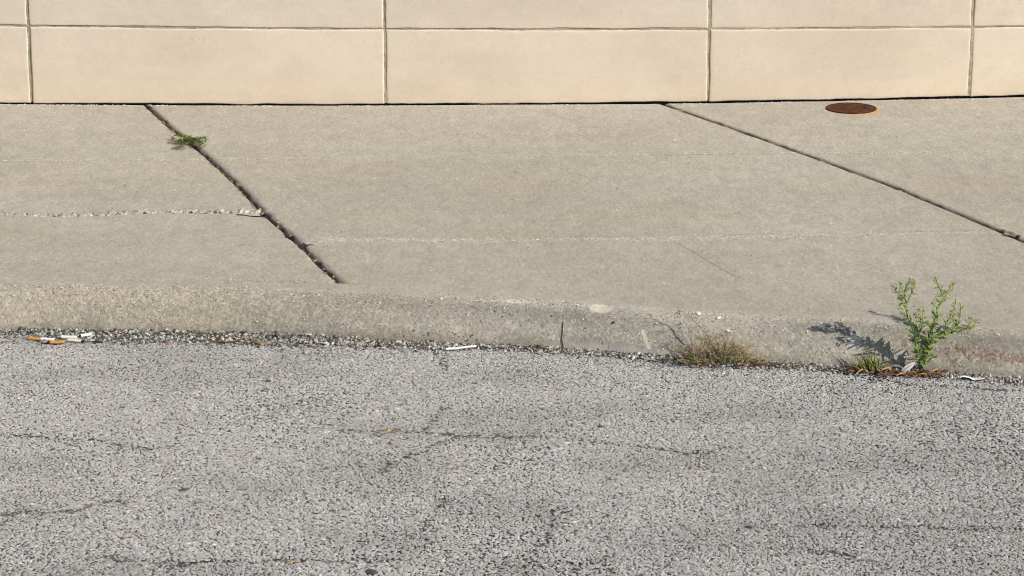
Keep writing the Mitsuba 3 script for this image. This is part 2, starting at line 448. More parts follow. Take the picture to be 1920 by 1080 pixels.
def crack_distance(x, y):
    d = np.full(x.shape, 9.0)
    wx = x + 0.012 * (meshkit.noise(np.stack([x * 40, y * 40, x * 0], -1), 3) - 0.5)
    wy = y + 0.02 * (meshkit.noise(np.stack([x * 40, y * 40, x * 0], -1), 4) - 0.5)
    for c in CRACKS:
        for a, b in zip(c[:-1], c[1:]):
            e = b - a
            t = np.clip(((wx - a[0]) * e[0] + (wy - a[1]) * e[1]) / (e @ e), 0, 1)
            d = np.minimum(d, np.hypot(wx - a[0] - t * e[0], wy - a[1] - t * e[1]))
    return d


def ground_z(x, y):
    p = np.stack([x * 3.0, y * 3.0, x * 0], -1)
    return 0.004 * (meshkit.noise(p, 11) - 0.5) * 0.5


def make_chips():
    r = np.random.default_rng(21)
    s = 0.0046
    nx, ny = int(2.7 / s), int(1.66 / (s * 0.9))
    gx, gy = np.meshgrid(np.arange(nx), np.arange(ny))
    x = -1.35 + (gx + 0.5 * (gy % 2)) * s + r.uniform(-0.42, 0.42, gx.shape) * s
    y = 3.33 + gy * s * 0.9 + r.uniform(-0.42, 0.42, gx.shape) * s
    x, y = x.ravel(), y.ravel()
    keep = (np.abs(x) < 0.22 * y + 0.22) & (y < kerb_y(x) + 0.004)
    x, y = x[keep], y[keep]
    P = np.stack([x, y, x * 0], -1)
    coarse = meshkit.fbm(P * [2.6, 4.5, 1], 3, 5) + 0.16 * np.clip(x, -1, 1) - 0.03
    cd = crack_distance(x, y)
    seen = meshkit.noise(P * 30, 8)
    lose = np.clip(0.015 + 0.80 * (coarse - 0.49), 0.006, 0.20)
    wide = 0.0016 + 0.0034 * np.clip((seen - 0.30) * 2.2, 0, 1)
    lose = np.where(cd < wide, np.where(seen > 0.34, 0.60, 0.25), np.where(cd < 0.010, np.maximum(lose, 0.16), lose))
    keep = r.uniform(size=x.shape) > lose
    x, y, coarse, cd = x[keep], y[keep], coarse[keep], cd[keep]
    n = len(x)
    size = s * np.clip(r.normal(0.66, 0.15, n) + 0.06 * (coarse - 0.5), 0.3, 0.95)
    big = r.uniform(size=n) > 0.975
    size[big] *= 1.45
    h = 0.0002 + r.normal(0, 0.00035, n) + np.where(big, 0.0006, 0) + 0.0016 * np.clip(coarse - 0.5, 0, 0.3) * r.uniform(-1, 1, n) * 2
    h[cd < 0.006] -= 0.0006
    k = 5
    a = (np.arange(k) * 2 * np.pi / k)[None] + r.uniform(-0.42, 0.42, (n, k)) + r.uniform(0, 6.3, (n, 1))
    rad = size[:, None] * r.uniform(0.78, 1.18, (n, k))
    el, th = r.uniform(0.72, 1.0, n), r.uniform(0, np.pi, n)
    lx, ly = np.cos(a) * rad, np.sin(a) * rad * el[:, None]
    c, q = np.cos(th)[:, None], np.sin(th)[:, None]
    ox, oy = lx * c - ly * q, lx * q + ly * c
    tx, ty = r.normal(0, 0.085, n)[:, None], r.normal(0, 0.085, n)[:, None]
    f_in = r.uniform(0.62, 0.8, n)[:, None]
    top = np.stack([x[:, None] + ox * f_in, y[:, None] + oy * f_in, h[:, None] + (ox * tx + oy * ty) * f_in], 2)
    low = np.stack([x[:, None] + ox, y[:, None] + oy, np.minimum(h[:, None] - 0.0011 + (ox * tx + oy * ty), h[:, None] - 0.0004)], 2)
    v = np.concatenate([top, low], 1)
    v[:, :, 2] += ground_z(v[:, :, 0], v[:, :, 1])
    i = np.arange(k)
    f = np.vstack([[[0, 1, 2], [0, 2, 3], [0, 3, 4]], np.stack([i, i + k, (i + 1) % k + k], 1), np.stack([i, (i + 1) % k + k, (i + 1) % k], 1)])
    f = f[None] + (np.arange(n) * 2 * k)[:, None, None]
    g = np.clip(r.normal(0.385, 0.050, n), 0.15, 0.62)
    tone = r.normal(0, 1, n)
    col = np.stack([g * (1 + 0.018 * tone), g * (0.99 + 0.004 * tone), g * (1.0 - 0.03 * tone)], 1)
    u = r.uniform(size=n)
    col = np.where((u > 0.965)[:, None], col * 1.38, col)
    col = np.where((u < 0.035)[:, None], col * [0.34, 0.33, 0.33], col)
    brown = (u > 0.05) & (u < 0.065)
    col = np.where(brown[:, None], col * [1.05, 0.85, 0.66], col)
    dirt = 1 - 0.15 * np.clip((meshkit.fbm(np.stack([x * 5, y * 8, x * 0], -1), 3, 31) - 0.45) * 4, 0, 1) - 0.10 * np.exp(-np.maximum(cd, 0) / 0.010) - 0.12 * np.exp(-(cd / 0.0040) ** 2)
    edge = np.clip((y - kerb_y(x) + 0.05) / 0.05, 0, 1)
    dirt = dirt * (1 - 0.22 * edge)
    return v.reshape(-1, 3), f.reshape(-1, 3), per_vertex(col * dirt[:, None], 2 * k)


v, f, c = make_chips()
scene['asphalt__aggregate'] = mikit.ply(mesh(v, f), 'mat_stone', color=c)
tag('asphalt__aggregate', kind='stuff')

# ---------------------------------------------------------------- kerb: swept rounded profile
def make_kerb():
    x = np.concatenate([np.linspace(-8, -1.5, 60)[:-1], np.arange(-1.5, 1.5, 0.004), np.linspace(1.5, 8, 60)])
    R = 0.044
    ang = np.linspace(0, math.radians(80), 12)
    prof = [(0.0, -0.03), (0.0, 0.0)]
    fz = np.linspace(0.004, 1.0, 16)
    cy, cz = 0.013 + R * math.sin(math.radians(80)), -R     # centre of the nose, relative to the top
    face_top = (cy - R * math.sin(math.radians(80)), cz + R * math.cos(math.radians(80)))
    pts, mark = [], []
    for t in np.linspace(0, 1, 16):
        pts.append((face_top[0] * t, None, t))
    for a in ang[::-1][1:]:
        pts.append((cy - R * math.sin(a), cz + R * math.cos(a), 1.0))
    for d in list(np.linspace(cy, 0.1092, 12)[1:]) + [0.1098, 0.1101]:
        pts.append((d, 0.0, 1.0))
    kyx = kerb_y(x)
    dydx = np.gradient(kyx, x)
    nl = np.sqrt(1 + dydx ** 2)
    nxn, nyn = -dydx / nl, 1 / nl                           # horizontal direction away from the road
    cols = []
    for off, dz, t in pts:
        px_, py_ = x + nxn * off, kyx + nyn * off
        zt = walk_z(px_, py_) + relief(px_, py_)
        z = np.where(dz is None, 0, 0) + ((zt + face_top[1]) * t if dz is None else zt + dz)
        cols.append(np.stack([px_, py_, z], 1))
    v = np.stack(cols, 1)                                   # (nx, np, 3)
    seg = np.linalg.norm(np.diff(v, axis=1), axis=2)
    s = np.concatenate([np.zeros((len(x), 1)), np.cumsum(seg, 1)], 1)
    # dents and worn edge
    q = np.stack([np.repeat(x[:, None], v.shape[1], 1), s, s * 0], 2)
    amp = np.clip((0.125 - s) / 0.02, 0, 1)
    disp = 0.0050 * (meshkit.fbm(q * [7, 12, 1], 3, 2) - 0.5) + 0.0022 * (meshkit.fbm(q * [60, 60, 1], 2, 4) - 0.5) * np.clip((0.10 - s) / 0.03, 0.15, 1)
    spall = np.exp(-((x[:, None] - kerb_x(1119)) / 0.018) ** 2 - ((s - 0.094) / 0.011) ** 2)
    disp -= 0.005 * spall
    v[:, :, 1] -= disp * amp * 0.7
    v[:, :, 2] += disp * amp * 0.7
    # down behind and below the foot
    foot = v[:, :1] + [0, 0.002, -0.04]
    back = v[:, -1:] - [0, 0, 0.045]
    v = np.concatenate([foot, v, back], 1)
    s = np.concatenate([s[:, :1] - 0.04, s, s[:, -1:] + 0.045], 1)
    uv = np.stack([np.repeat(x[:, None], v.shape[1], 1), s], 2)
    f = grid_faces(*v.shape[:2])
    return v, s, x, f, uv


kv, ks, kx, kf, kuv = make_kerb()
scene['kerb'] = mikit.ply(mesh(kv.reshape(-1, 3), kf), 'mat_kerb', smooth=True, uv=kuv.reshape(-1, 2))
tag('kerb', 'low weathered concrete kerb with a rounded nose and dirty face', 'kerb', kind='structure')


def kerb_point(x, s, out=0.0):
    """A point on the kerb's surface: x along it, s metres up the profile."""
    i = np.clip(np.searchsorted(kx, x), 1, len(kx) - 1)
    row, rs = kv[i], ks[i]
    p = np.array([np.interp(s, rs, row[:, j]) for j in range(3)])
    return p + np.array([0, -out * 0.8, out * 0.6])


def make_grit():
    r = np.random.default_rng(5)
    n = 14000
    x = r.uniform(-1.35, 1.35, n)
    s = np.abs(r.normal(0, 1, n))
    s = np.where(r.uniform(size=n) < 0.55, r.normal(0.088, 0.016, n), r.uniform(0.012, 0.10, n))
    dens = meshkit.fbm(np.stack([x * 5, s * 20, x * 0], -1), 3, 6) + np.where(x < 0, 0.08, -0.02)
    k = (dens + r.uniform(-0.25, 0.25, n) > 0.47) & (s > 0.006) & (s < 0.125)
    x, s = x[k], s[k]
    i = np.clip(np.searchsorted(kx, x), 1, len(kx) - 1)
    j = np.array([np.searchsorted(ks[a], b) for a, b in zip(i, s)]) - 1
    t = ((s - ks[i, j]) / (ks[i, j + 1] - ks[i, j]))[:, None]
    p = kv[i, j] * (1 - t) + kv[i, j + 1] * t
    p[:, 0] += r.uniform(-0.002, 0.002, len(p))
    sz = np.clip(r.lognormal(math.log(0.0013), 0.35, len(p)), 0.0006, 0.0034)
    v, f = scatter(p, sz, 0.75, 0.3, r)
    g = np.where(r.uniform(size=len(p)) < 0.2, r.uniform(0.12, 0.2, len(p)), r.uniform(0.26, 0.58, len(p)))
    col = np.stack([g * 1.03, g * 0.96, g * r.uniform(0.80, 0.95, len(p))], 1)
    return v, f, per_vertex(col, 6)


v, f, c = make_grit()
scene['kerb__exposed_grit'] = mikit.ply(mesh(v, f), 'mat_dull', color=c)
tag('kerb__exposed_grit', kind='stuff')
for px, s, size, sd in ((1290, 0.098, 0.0062, 1), (1332, 0.087, 0.0052, 2), (1352, 0.060, 0.0040, 3), (1828, 0.085, 0.0035, 5)):
    v, f = rock(kerb_point(kerb_x(px), s, -0.001), size, sd, 0.6)
    put('kerb__white_pebble', mikit.ply(mesh(v, f), 'mat_white_stone', smooth=50))

# ---------------------------------------------------------------- sidewalk slabs
J1 = np.array([on_walk(a, b)[:2] for a, b in ((275, 198), (319, 240), (385, 291), (450, 352), (497, 402), (560, 457), (600, 497), (634, 528))])
J2 = np.array([on_walk(a, b)[:2] for a, b in ((1240, 194), (1330, 225), (1510, 289), (1680, 352), (1830, 415), (1885, 438), (1920, 453))])


def joint_line(J):
    """x as a function of y along a joint, wall to kerb, extended."""
    o = np.argsort(J[:, 1])
    J = J[o]
    k0 = (J[2, 0] - J[0, 0]) / (J[2, 1] - J[0, 1])
    k1 = (J[-1, 0] - J[-3, 0]) / (J[-1, 1] - J[-3, 1])
    ys = np.concatenate([[J[0, 1] - 1.0], J[:, 1], [J[-1, 1] + 0.5]])
    xs = np.concatenate([[J[0, 0] - k0], J[:, 0], [J[-1, 0] + 0.5 * k1]])
    return lambda y: np.interp(y, ys, xs)


j1, j2 = joint_line(J1), joint_line(J2)
j0 = lambda y: j1(y) - 1.30 + 0.10 * (y - 6.5) * -1 * -1
j3 = lambda y: j2(y) + 1.15 - 0.12 * (y - 6.5)
jl = lambda y: np.full(np.shape(y), -7.9)
jr = lambda y: np.full(np.shape(y), 7.9)
CRK = np.array([on_walk(a, b)[:2] for a, b in ((-300, 399), (0, 400), (60, 402), (110, 404), (200, 401), (260, 397), (330, 396), (420, 397), (480, 397), (500, 398))])
crack_y = lambda x: np.interp(x, CRK[:, 0], CRK[:, 1])
kerb_back = lambda x: kerb_y(x) + 0.1104 * np.sqrt(1 + np.interp(x, _kx, np.gradient(_ky, _kx)) ** 2)
wall_front = lambda x: wall_y(x) - 0.006


def spread(n, edge=0.0):
    """Parameters in [0, 1] (as metres handled by the caller) with tight spacing near both ends."""
    return np.linspace(0, 1, n)


EDGE = np.array([0, 0.0008, 0.002, 0.004, 0.0065, 0.0095, 0.013, 0.0175, 0.023, 0.03])


def make_slab(xl, xr, yf, yb, gap_l, gap_r, rl, rr, seed, nx=90, ny=110, rough_front=0.0, rough_back=0.0, bites=()):
    """A slab between the joints xl(y), xr(y) and the lines yf(x), yb(x), with its own rounded or broken edges."""
    core_u, core_v = np.linspace(0, 1, nx), np.linspace(0, 1, ny)
    ym = 5.7
    W, D = float(xr(ym) - xl(ym)), float(abs(yb(0.0) - yf(0.0)))
    e = EDGE / W
    u = np.unique(np.concatenate([e, 1 - e, core_u[(core_u > e[-1]) & (core_u < 1 - e[-1])]]))
    e = EDGE / D
    w = np.unique(np.concatenate([e, 1 - e, core_v[(core_v > e[-1]) & (core_v < 1 - e[-1])]]))
    U, V = np.meshgrid(u, w, indexing='ij')
    # blend: y from front/back lines, x from joints
    y = 4.8 + V * 1.7
    for _ in range(12):
        L, Rr = xl(y) + gap_l, xr(y) - gap_r
        x = L + (Rr - L) * U
        y = yf(x) + (yb(x) - yf(x)) * V
    dl, drr = U * W, (1 - U) * W
    df, db = V * D, (1 - V) * D
    P = np.stack([x, y, x * 0], -1)
    wob = meshkit.fbm(P * 28, 3, seed) - 0.5
    fine = meshkit.fbm(P * 120, 2, seed + 1) - 0.5
    x = x + (0.0055 * wob + 0.0040 * fine) * (np.exp(-dl / 0.012) - np.exp(-drr / 0.012)) * 0.8
    for side, y0, deep, wide in bites:
        x = x + (1 if side == 0 else -1) * deep * (0.6 + 0.8 * (wob + 0.5)) * np.exp(-((y - y0) / wide) ** 2) * np.exp(-(dl if side == 0 else drr) / 0.02)
    jag_f = rough_front * (meshkit.fbm(P * [34, 4, 1], 3, seed + 2) - 0.5) * 2
    jag_b = rough_back * (meshkit.fbm(P * [34, 4, 1], 3, seed + 3) - 0.5) * 2
    y = y + jag_f * np.exp(-df / 0.02) + jag_b * np.exp(-db / 0.02)
    y = y - 0.002 * wob * np.exp(-db / 0.012)
    z = walk_z(x, y)

    def round_drop(d, r):
        q = np.clip(1 - d / max(r, 1e-5), 0, 1)
        return r * (1 - np.sqrt(1 - q ** 2)) * 0.95

    z = z - round_drop(dl, rl) - round_drop(drr, rr) - round_drop(df, 0.0003 + rough_front * 0.55) - round_drop(db, 0.003 + rough_back * 0.55)
    z = z + relief(x, y)
    v = np.stack([x, y, z], -1)
    nu, nv = U.shape
    f = grid_faces(nu, nv)
    idx = np.arange(nu * nv).reshape(nu, nv)
    loop = np.concatenate([idx[:, 0], idx[-1, 1:], idx[-2::-1, -1], idx[0, -2:0:-1]])
    vv = v.reshape(-1, 3)
    low = vv[loop] - [0, 0, 0.05]
    n0, m = len(vv), len(loop)
    a = np.arange(m)
    b = (a + 1) % m
    skirt = np.vstack([np.stack([loop[a], n0 + a, n0 + b], 1), np.stack([loop[a], n0 + b, loop[b]], 1)])
    return mesh(np.vstack([vv, low]), np.vstack([f, skirt]))


scene['sidewalk'] = mikit.ply(mesh([[x, y, -0.02 + 0.085 * (1 if k else 1)] for k, (x, y) in enumerate(((-8, 5.0), (8, 4.95), (8, 9.0), (-8, 9.0)))], [[0, 1, 2], [0, 2, 3]]), 'mat_soil')
tag('sidewalk', 'pale grey concrete pavement slabs between the block wall and the kerb', 'pavement', kind='structure')
zero = lambda x: np.zeros(np.shape(x))
BITE = [float(on_walk(570, 457)[1]), float(on_walk(1886, 438)[1]), float(on_walk(497, 401)[1])]
slabs = [
    (j0, j1, lambda x: crack_y(x) + 0.010, wall_front, 0.0034, 0.0034, 0.010, 0.006, 100, dict(rough_front=0.009, bites=[(1, BITE[2], 0.010, 0.016)])),
    (j0, j1, kerb_back, lambda x: crack_y(x) - 0.010, 0.0034, 0.0034, 0.010, 0.006, 200, dict(rough_back=0.009, ny=70, bites=[(1, BITE[2], 0.012, 0.014), (1, BITE[0] + 0.05, 0.007, 0.02)])),
    (j1, j2, kerb_back, wall_front, 0.0034, 0.0034, 0.017, 0.006, 300, dict(bites=[(0, BITE[0], 0.012, 0.010), (0, BITE[2], 0.008, 0.010), (1, BITE[1], 0.012, 0.007)])),
    (j2, j3, kerb_back, wall_front, 0.0034, 0.0034, 0.014, 0.010, 400, dict(bites=[(0, BITE[1] - 0.004, 0.026, 0.012)])),
    (jl, j0, kerb_back, wall_front, 0.002, 0.002, 0.01, 0.010, 500, dict(nx=20, ny=20)),
    (j3, jr, kerb_back, wall_front, 0.002, 0.002, 0.010, 0.01, 600, dict(nx=20, ny=20)),
]
for a in slabs:
    put('sidewalk__slab', mikit.ply(make_slab(*a[:9], **a[9]), 'mat_concrete', smooth=40))
tag('sidewalk__slab', 'back part of the cracked slab')
tag('sidewalk__slab_001', 'front part of the cracked slab')


def crack_rubble():
    r = np.random.default_rng(9)
    n = 5200
    x = r.uniform(-1.15, float(j1(float(crack_y(-0.52)))) - 0.008, n)
    y = crack_y(x) + np.clip(r.normal(0, 0.008, n), -0.016, 0.016)
    z = walk_z(x, y) - 0.0022 - r.uniform(0, 0.004, n)
    hole = meshkit.noise(np.stack([x * 30, x * 0, x * 0], -1), 5) > 0.66
    k = ~hole | (r.uniform(size=n) < 0.25)
    x, y, z = x[k], y[k], z[k]
    n = len(x)
    v, f = scatter(np.stack([x, y, z], 1), np.clip(r.lognormal(math.log(0.0028), 0.55, n), 0.0010, 0.010), 0.75, 0.3, r)
    g = np.clip(r.normal(0.37, 0.10, n), 0.10, 0.62)
    return v, f, per_vertex(np.stack([g, g * 0.965, g * 0.89], 1), 6)


v, f, c = crack_rubble()
scene['sidewalk__crack_rubble'] = mikit.ply(mesh(v, f), 'mat_dull', color=c)
tag('sidewalk__crack_rubble', 'pale broken concrete in the crack across the left slab', kind='stuff')


def line_grit():
    """Coarse sand standing along the two faint form lines that cross the slabs, and along the wall's foot."""
    r = np.random.default_rng(12)
    parts = []
    for pts, n, wd, lo, hi in ((((600, 449), (760, 451), (900, 452), (1060, 449), (1300, 447), (1500, 442), (1700, 438), (1870, 436)), 8000, 0.017, 0.34, 0.66),
                               (((-60, 302), (200, 301), (380, 299), (560, 296), (800, 294), (1050, 291), (1500, 287), (1960, 285)), 3600, 0.005, 0.40, 0.64),
                               (((-60, 523), (150, 522), (380, 524), (620, 530), (700, 536)), 900, 0.010, 0.34, 0.6)):
        L = np.array([on_walk(a, b)[:2] for a, b in pts])
        x = r.uniform(L[0, 0], L[-1, 0], n)
        y = np.interp(x, L[:, 0], L[:, 1]) + r.normal(0, wd, n) * 0.6
        thick = meshkit.noise(np.stack([x * 7, x * 0, x * 0 + wd * 100], -1), 3)
        k = r.uniform(size=n) < 0.25 + thick
        x, y = x[k], y[k]
        g = r.uniform(lo, hi, len(x))
        parts.append((np.stack([x, y, walk_z(x, y) + 0.0001], 1), np.clip(r.lognormal(math.log(0.0011), 0.35, len(x)), 0.0006, 0.003), np.stack([g * 1.02, g * 0.95, g * 0.80], 1)))
    n = 5200
    x = r.uniform(-1.4, 1.4, n)
    y = kerb_back(x) + r.uniform(0.01, 1.6, n)
    g = r.choice([0.16, 0.55, 0.62, 0.5], n)
    parts.append((np.stack([x, y, walk_z(x, y)], 1), np.clip(r.lognormal(math.log(0.0009), 0.4, n), 0.0005, 0.0028), np.stack([g, g * 0.96, g * 0.88], 1)))
    n = 3000
    x = r.uniform(-1.45, 1.45, n)
    y = wall_front(x) - np.abs(r.normal(0, 0.006, n)) - 0.002
    k = meshkit.noise(np.stack([x * 9, x * 0, x * 0], -1), 6) > 0.42
    x, y = x[k], y[k]
    g = r.uniform(0.5, 0.72, len(x))
    parts.append((np.stack([x, y, walk_z(x, y)], 1), np.clip(r.lognormal(math.log(0.0014), 0.4, len(x)), 0.0006, 0.003), np.stack([g, g * 0.95, g * 0.86], 1)))
    p, s, c = (np.concatenate([q[i] for q in parts]) for i in range(3))
    k = (np.abs(p[:, 0] - j1(p[:, 1])) > 0.016) & (np.abs(p[:, 0] - j2(p[:, 1])) > 0.016) & (p[:, 1] < wall_y(p[:, 0]) - 0.010)
    v, f = scatter(p[k], s[k], 0.6, 0.3, r)
    return v, f, per_vertex(c[k], 6)


v, f, c = line_grit()
scene['sidewalk__sand'] = mikit.ply(mesh(v, f), 'mat_dull', color=c)
tag('sidewalk__sand', kind='stuff')


def joint_fill():
    r = np.random.default_rng(14)
    P, C, Z = [], [], []
    for j, n, deep in ((j1, 1500, 0.015), (j2, 900, 0.014)):
        y = r.uniform(4.7, 6.56, n)
        x = j(y) + r.normal(0, 0.0035, n)
        k = y > kerb_back(x)
        x, y = x[k], y[k]
        P.append(np.stack([x, y, walk_z(x, y) - deep - r.uniform(0, 0.004, len(x))], 1))
        g = r.uniform(0.03, 0.15, len(x))
        tan = r.uniform(size=len(x)) < 0.07
        g = np.where(tan, r.uniform(0.3, 0.5, len(x)), g)
        P[-1] += np.stack([np.where(tan, -0.003, 0), g * 0, np.where(tan, deep - 0.001, 0)], 1)
        C.append(np.stack([g, g * 0.72, g * 0.45], 1))
        Z.append(r.uniform(0.0015, 0.004, len(x)))
    n = 900                                                  # dirt in the gap at the wall's foot
    x = r.uniform(-1.45, 1.45, n)
    y = wall_y(x) - 0.006 + r.normal(0, 0.002, n)
    P.append(np.stack([x, y, walk_z(x, y) - 0.006 - r.uniform(0, 0.006, n)], 1))
    g = r.uniform(0.02, 0.10, n)
    C.append(np.stack([g, g * 0.82, g * 0.58], 1))
    Z.append(r.uniform(0.001, 0.004, n))
    p, c, z = np.concatenate(P), np.concatenate(C), np.concatenate(Z)
    v, f = scatter(p, z, 0.8, 0.3, r)
    return v, f, per_vertex(c, 6)


v, f, c = joint_fill()
scene['sidewalk__joint_dirt'] = mikit.ply(mesh(v, f), 'mat_dull', color=c)
tag('sidewalk__joint_dirt', kind='stuff')
# chips broken out of the slab edges
for px, py, size, sd in ((496, 398, 0.006, 3), (575, 457, 0.0075, 4), (586, 459, 0.006, 5), (592, 458, 0.0045, 6), (1894, 441, 0.014, 7), (1882, 433, 0.006, 11), (541, 440, 0.005, 8), (520, 418, 0.004, 9), (280, 199, 0.007, 10)):
    p = on_walk(px, py)
    v, f = rock(p + [0, 0, 0.001], size, sd, 0.45)
    put('sidewalk__broken_chip', mikit.ply(mesh(v, f), 'mat_concrete', smooth=30))
p0, p1 = on_walk(444, 403), on_walk(500, 408)                # a hairline gap beside the crack
hl = [p0 + (p1 - p0) * t + np.array([0, 0.002 * math.sin(9 * t), 0.0006]) for t in np.linspace(0, 1, 7)]
v, f = tube(hl, [0.0016, 0.0009, 0.0012, 0.0022], 5, 3)
put('dark_twig', mikit.ply(mesh(v, f), 'mat_dark_stem'), 'thin dark stem lying beside the pale crack, its right end in the slab joint', 'twig')

# ---------------------------------------------------------------- block wall
def make_block(x0, x1, z0, z1, seed):
    """One stone: a bowed front face with worn arrises, and sides that run back into the wall."""
    r = np.random.default_rng(seed)
    W, H = x1 - x0, z1 - z0
    ex, core = np.array([0, 0.0012, 0.0032, 0.009]), np.linspace(0, 1, 44)
    u = np.unique(np.concatenate([ex / W, 1 - ex / W, core[(core > 0.012) & (core < 0.988)]]))
    core = np.linspace(0, 1, 12)
    w = np.unique(np.concatenate([ex / H, 1 - ex / H, core[(core > 0.05) & (core < 0.95)]]))
    U, V = np.meshgrid(u, w, indexing='ij')
    x, z = x0 + U * W, z0 + V * H
    if z0 < 0.1:                                             # the lowest course stands just clear of the pavement
        foot = walk_z(x, wall_y(x)) + 0.0003 + 0.0015 * meshkit.noise(np.stack([x * 6, x * 0, x * 0], -1), 9) + 0.0012 * meshkit.noise(np.stack([x * 40, x * 0, x * 0], -1), 10) + 0.0014 * np.clip(x, -0.2, 1)
        z = foot + V * (z1 - foot)
        H = z1 - 0.117
    P = np.stack([x, z, x * 0 + seed], -1)
    e = meshkit.fbm(P * [16, 16, 1], 3, 3) - 0.5
    e2 = meshkit.fbm(P * [70, 70, 1], 2, 4) - 0.5
    edge_x = np.exp(-U * W / 0.008) - np.exp(-(1 - U) * W / 0.008)
    edge_z = np.exp(-V * H / 0.008) - np.exp(-(1 - V) * H / 0.008)
    x = x + (0.0034 * e + 0.0016 * e2) * edge_x
    z = z + (0.0040 * e + 0.0018 * e2) * edge_z
    d = np.minimum(np.minimum(U * W, (1 - U) * W), np.minimum(V * H, (1 - V) * H))
    R = 0.0032
    q = np.clip(1 - d / R, 0, 1)
    y = wall_y(x) + R * (1 - np.sqrt(1 - q ** 2)) - 0.0016 * (meshkit.fbm(P * [5, 9, 1], 3, 6) - 0.5) + r.uniform(-0.0012, 0.0012)
    v = np.stack([x, y, z], -1)
    nu, nv = U.shape
    idx = np.arange(nu * nv).reshape(nu, nv)
    f = grid_faces(nu, nv)
    loop = np.concatenate([idx[:, 0], idx[-1, 1:], idx[-2::-1, -1], idx[0, -2:0:-1]])
    vv = v.reshape(-1, 3)
    back = vv[loop] + [0, 0.05, 0]
    n0, m = len(vv), len(loop)
    a = np.arange(m)
    b = (a + 1) % m
    return mesh(np.vstack([vv, back]), np.vstack([f, np.stack([loop[a], n0 + a, n0 + b], 1), np.stack([loop[a], n0 + b, loop[b]], 1)]))


wall = thing('block_wall', 'beige stone block wall, slightly bowed, standing along the back of the pavement', 'wall')
GAPS = 0.0037
count = 0
for zi in range(len(BED) - 1):
    for xi in range(len(HEAD) - 1):
        count += 1
        seen = zi < 3 and 3 <= xi <= 9
        put(wall + '__stone_block', mikit.ply(make_block(HEAD[xi] + GAPS, HEAD[xi + 1] - GAPS, BED[zi] + (0.0024 if zi else 0.0), BED[zi + 1] - 0.0024, count), 'mat_block', smooth=40))
# the mortar stands a few millimetres behind the faces
xs, zs = np.linspace(HEAD[0], HEAD[-1], 700), np.linspace(0, 1, 110)
X, Z = np.meshgrid(xs, zs, indexing='ij')
Z = (walk_z(X, wall_y(X)) + 0.004) * (1 - Z) + BED[-1] * Z
Y = wall_y(X) + 0.0032 + 0.0024 * (meshkit.fbm(np.stack([X * 30, Z * 30, X * 0], -1), 2, 8) - 0.5)
v = np.stack([X, Y, Z], -1).reshape(-1, 3)
scene[wall + '__mortar'] = mikit.ply(mesh(v, grid_faces(700, 110)), 'mat_mortar', smooth=True)
core_ = []
for s in (0, 1):
    core_.append(np.stack([xs, wall_y(xs) + 0.03 + 0.22 * s, np.full(700, BED[-1] - 0.01)], 1))
scene[wall + '__top'] = mikit.ply(mesh(np.vstack(core_), np.vstack([np.stack([np.arange(699), np.arange(1, 700), np.arange(1, 700) + 700], 1), np.stack([np.arange(699), np.arange(1, 700) + 700, np.arange(699) + 700], 1)])), 'mat_block')

# ---------------------------------------------------------------- round rusty cover
n = 72
a = np.arange(n) * 2 * np.pi / n
rings = []
zc = float(walk_z(COVER[0], COVER[1]) + relief(COVER[0], COVER[1])) + 0.0008
for rad, z in ((0.0630, -0.004), (0.0630, 0.0006), (0.0622, 0.0012), (0.0575, 0.0012), (0.0568, 0.0004), (0.0555, 0.0004), (0.0300, 0.0006), (0.0, 0.0007)):
    rings.append(np.stack([COVER[0] + rad * np.cos(a), COVER[1] + rad * np.sin(a), np.full(n, zc + z) + 0.0185 * rad * np.sin(a)], 1))
v = np.stack(rings, 1).reshape(n, -1, 3)
v = np.concatenate([v, v[:1]], 0)
cover = thing('rusty_cover', 'round rusty brown metal cover set in the pavement near the wall', 'cover')
scene[cover + '__plate'] = mikit.ply(mesh(v.reshape(-1, 3), grid_faces(n + 1, len(rings))[:, ::-1]), 'mat_rust')
for s in (-1, 1):
    v, f = rock(COVER * [1, 1, 0] + [s * 0.036, 0, zc + 0.0010], 0.0045, 40 + s, 0.4)
    put(cover + '__bolt', mikit.ply(mesh(v, f), 'mat_rust', smooth=40))

# ---------------------------------------------------------------- litter in the gutter
def lying(px, py, z):
    return on_z(px, py, z)


def rod(key, a, b, r0, r1, mat, dent=0.25, n=10, seed=1):
    """A slightly squashed paper tube from a to b with open-looking, uneven ends."""
    q = np.random.default_rng(seed)
    a, b = np.asarray(a, float), np.asarray(b, float)
    pts = [a + (b - a) * t + np.array([0, 0, 0.0006]) * q.normal(0, 0.35) for t in np.linspace(0, 1, 7)]
    v, f = tube(pts, [r0, r1], n, 1)
    m = (a + b) / 2
    v[:, 2] = m[2] + (v[:, 2] - m[2]) * (1 - dent)
    return put(key, mikit.ply(mesh(v, f), mat, smooth=50))


def cigarette(label, pts, kinds, seed, z=0.0042, r=0.0038):
    """Pieces in line: kinds are 'cork', 'paper', 'char' or 'ash'."""
    key = thing('cigarette_butt', label, 'cigarette butt', 'cigarette butts in the gutter')
    for (p, q), kind in zip(zip(pts[:-1], pts[1:]), kinds):
        name, mat, rr = {'cork': ('filter', 'mat_cork', r * 1.03), 'paper': ('paper', 'mat_paper', r), 'char': ('burnt_end', 'mat_char', r * 0.8), 'ash': ('ash', 'mat_ash', r * 0.75)}[kind]
        rod(key + '__' + name, lying(p[0], p[1], z), lying(q[0], q[1], z), rr, rr * 0.97, mat, 0.18, 10, seed)


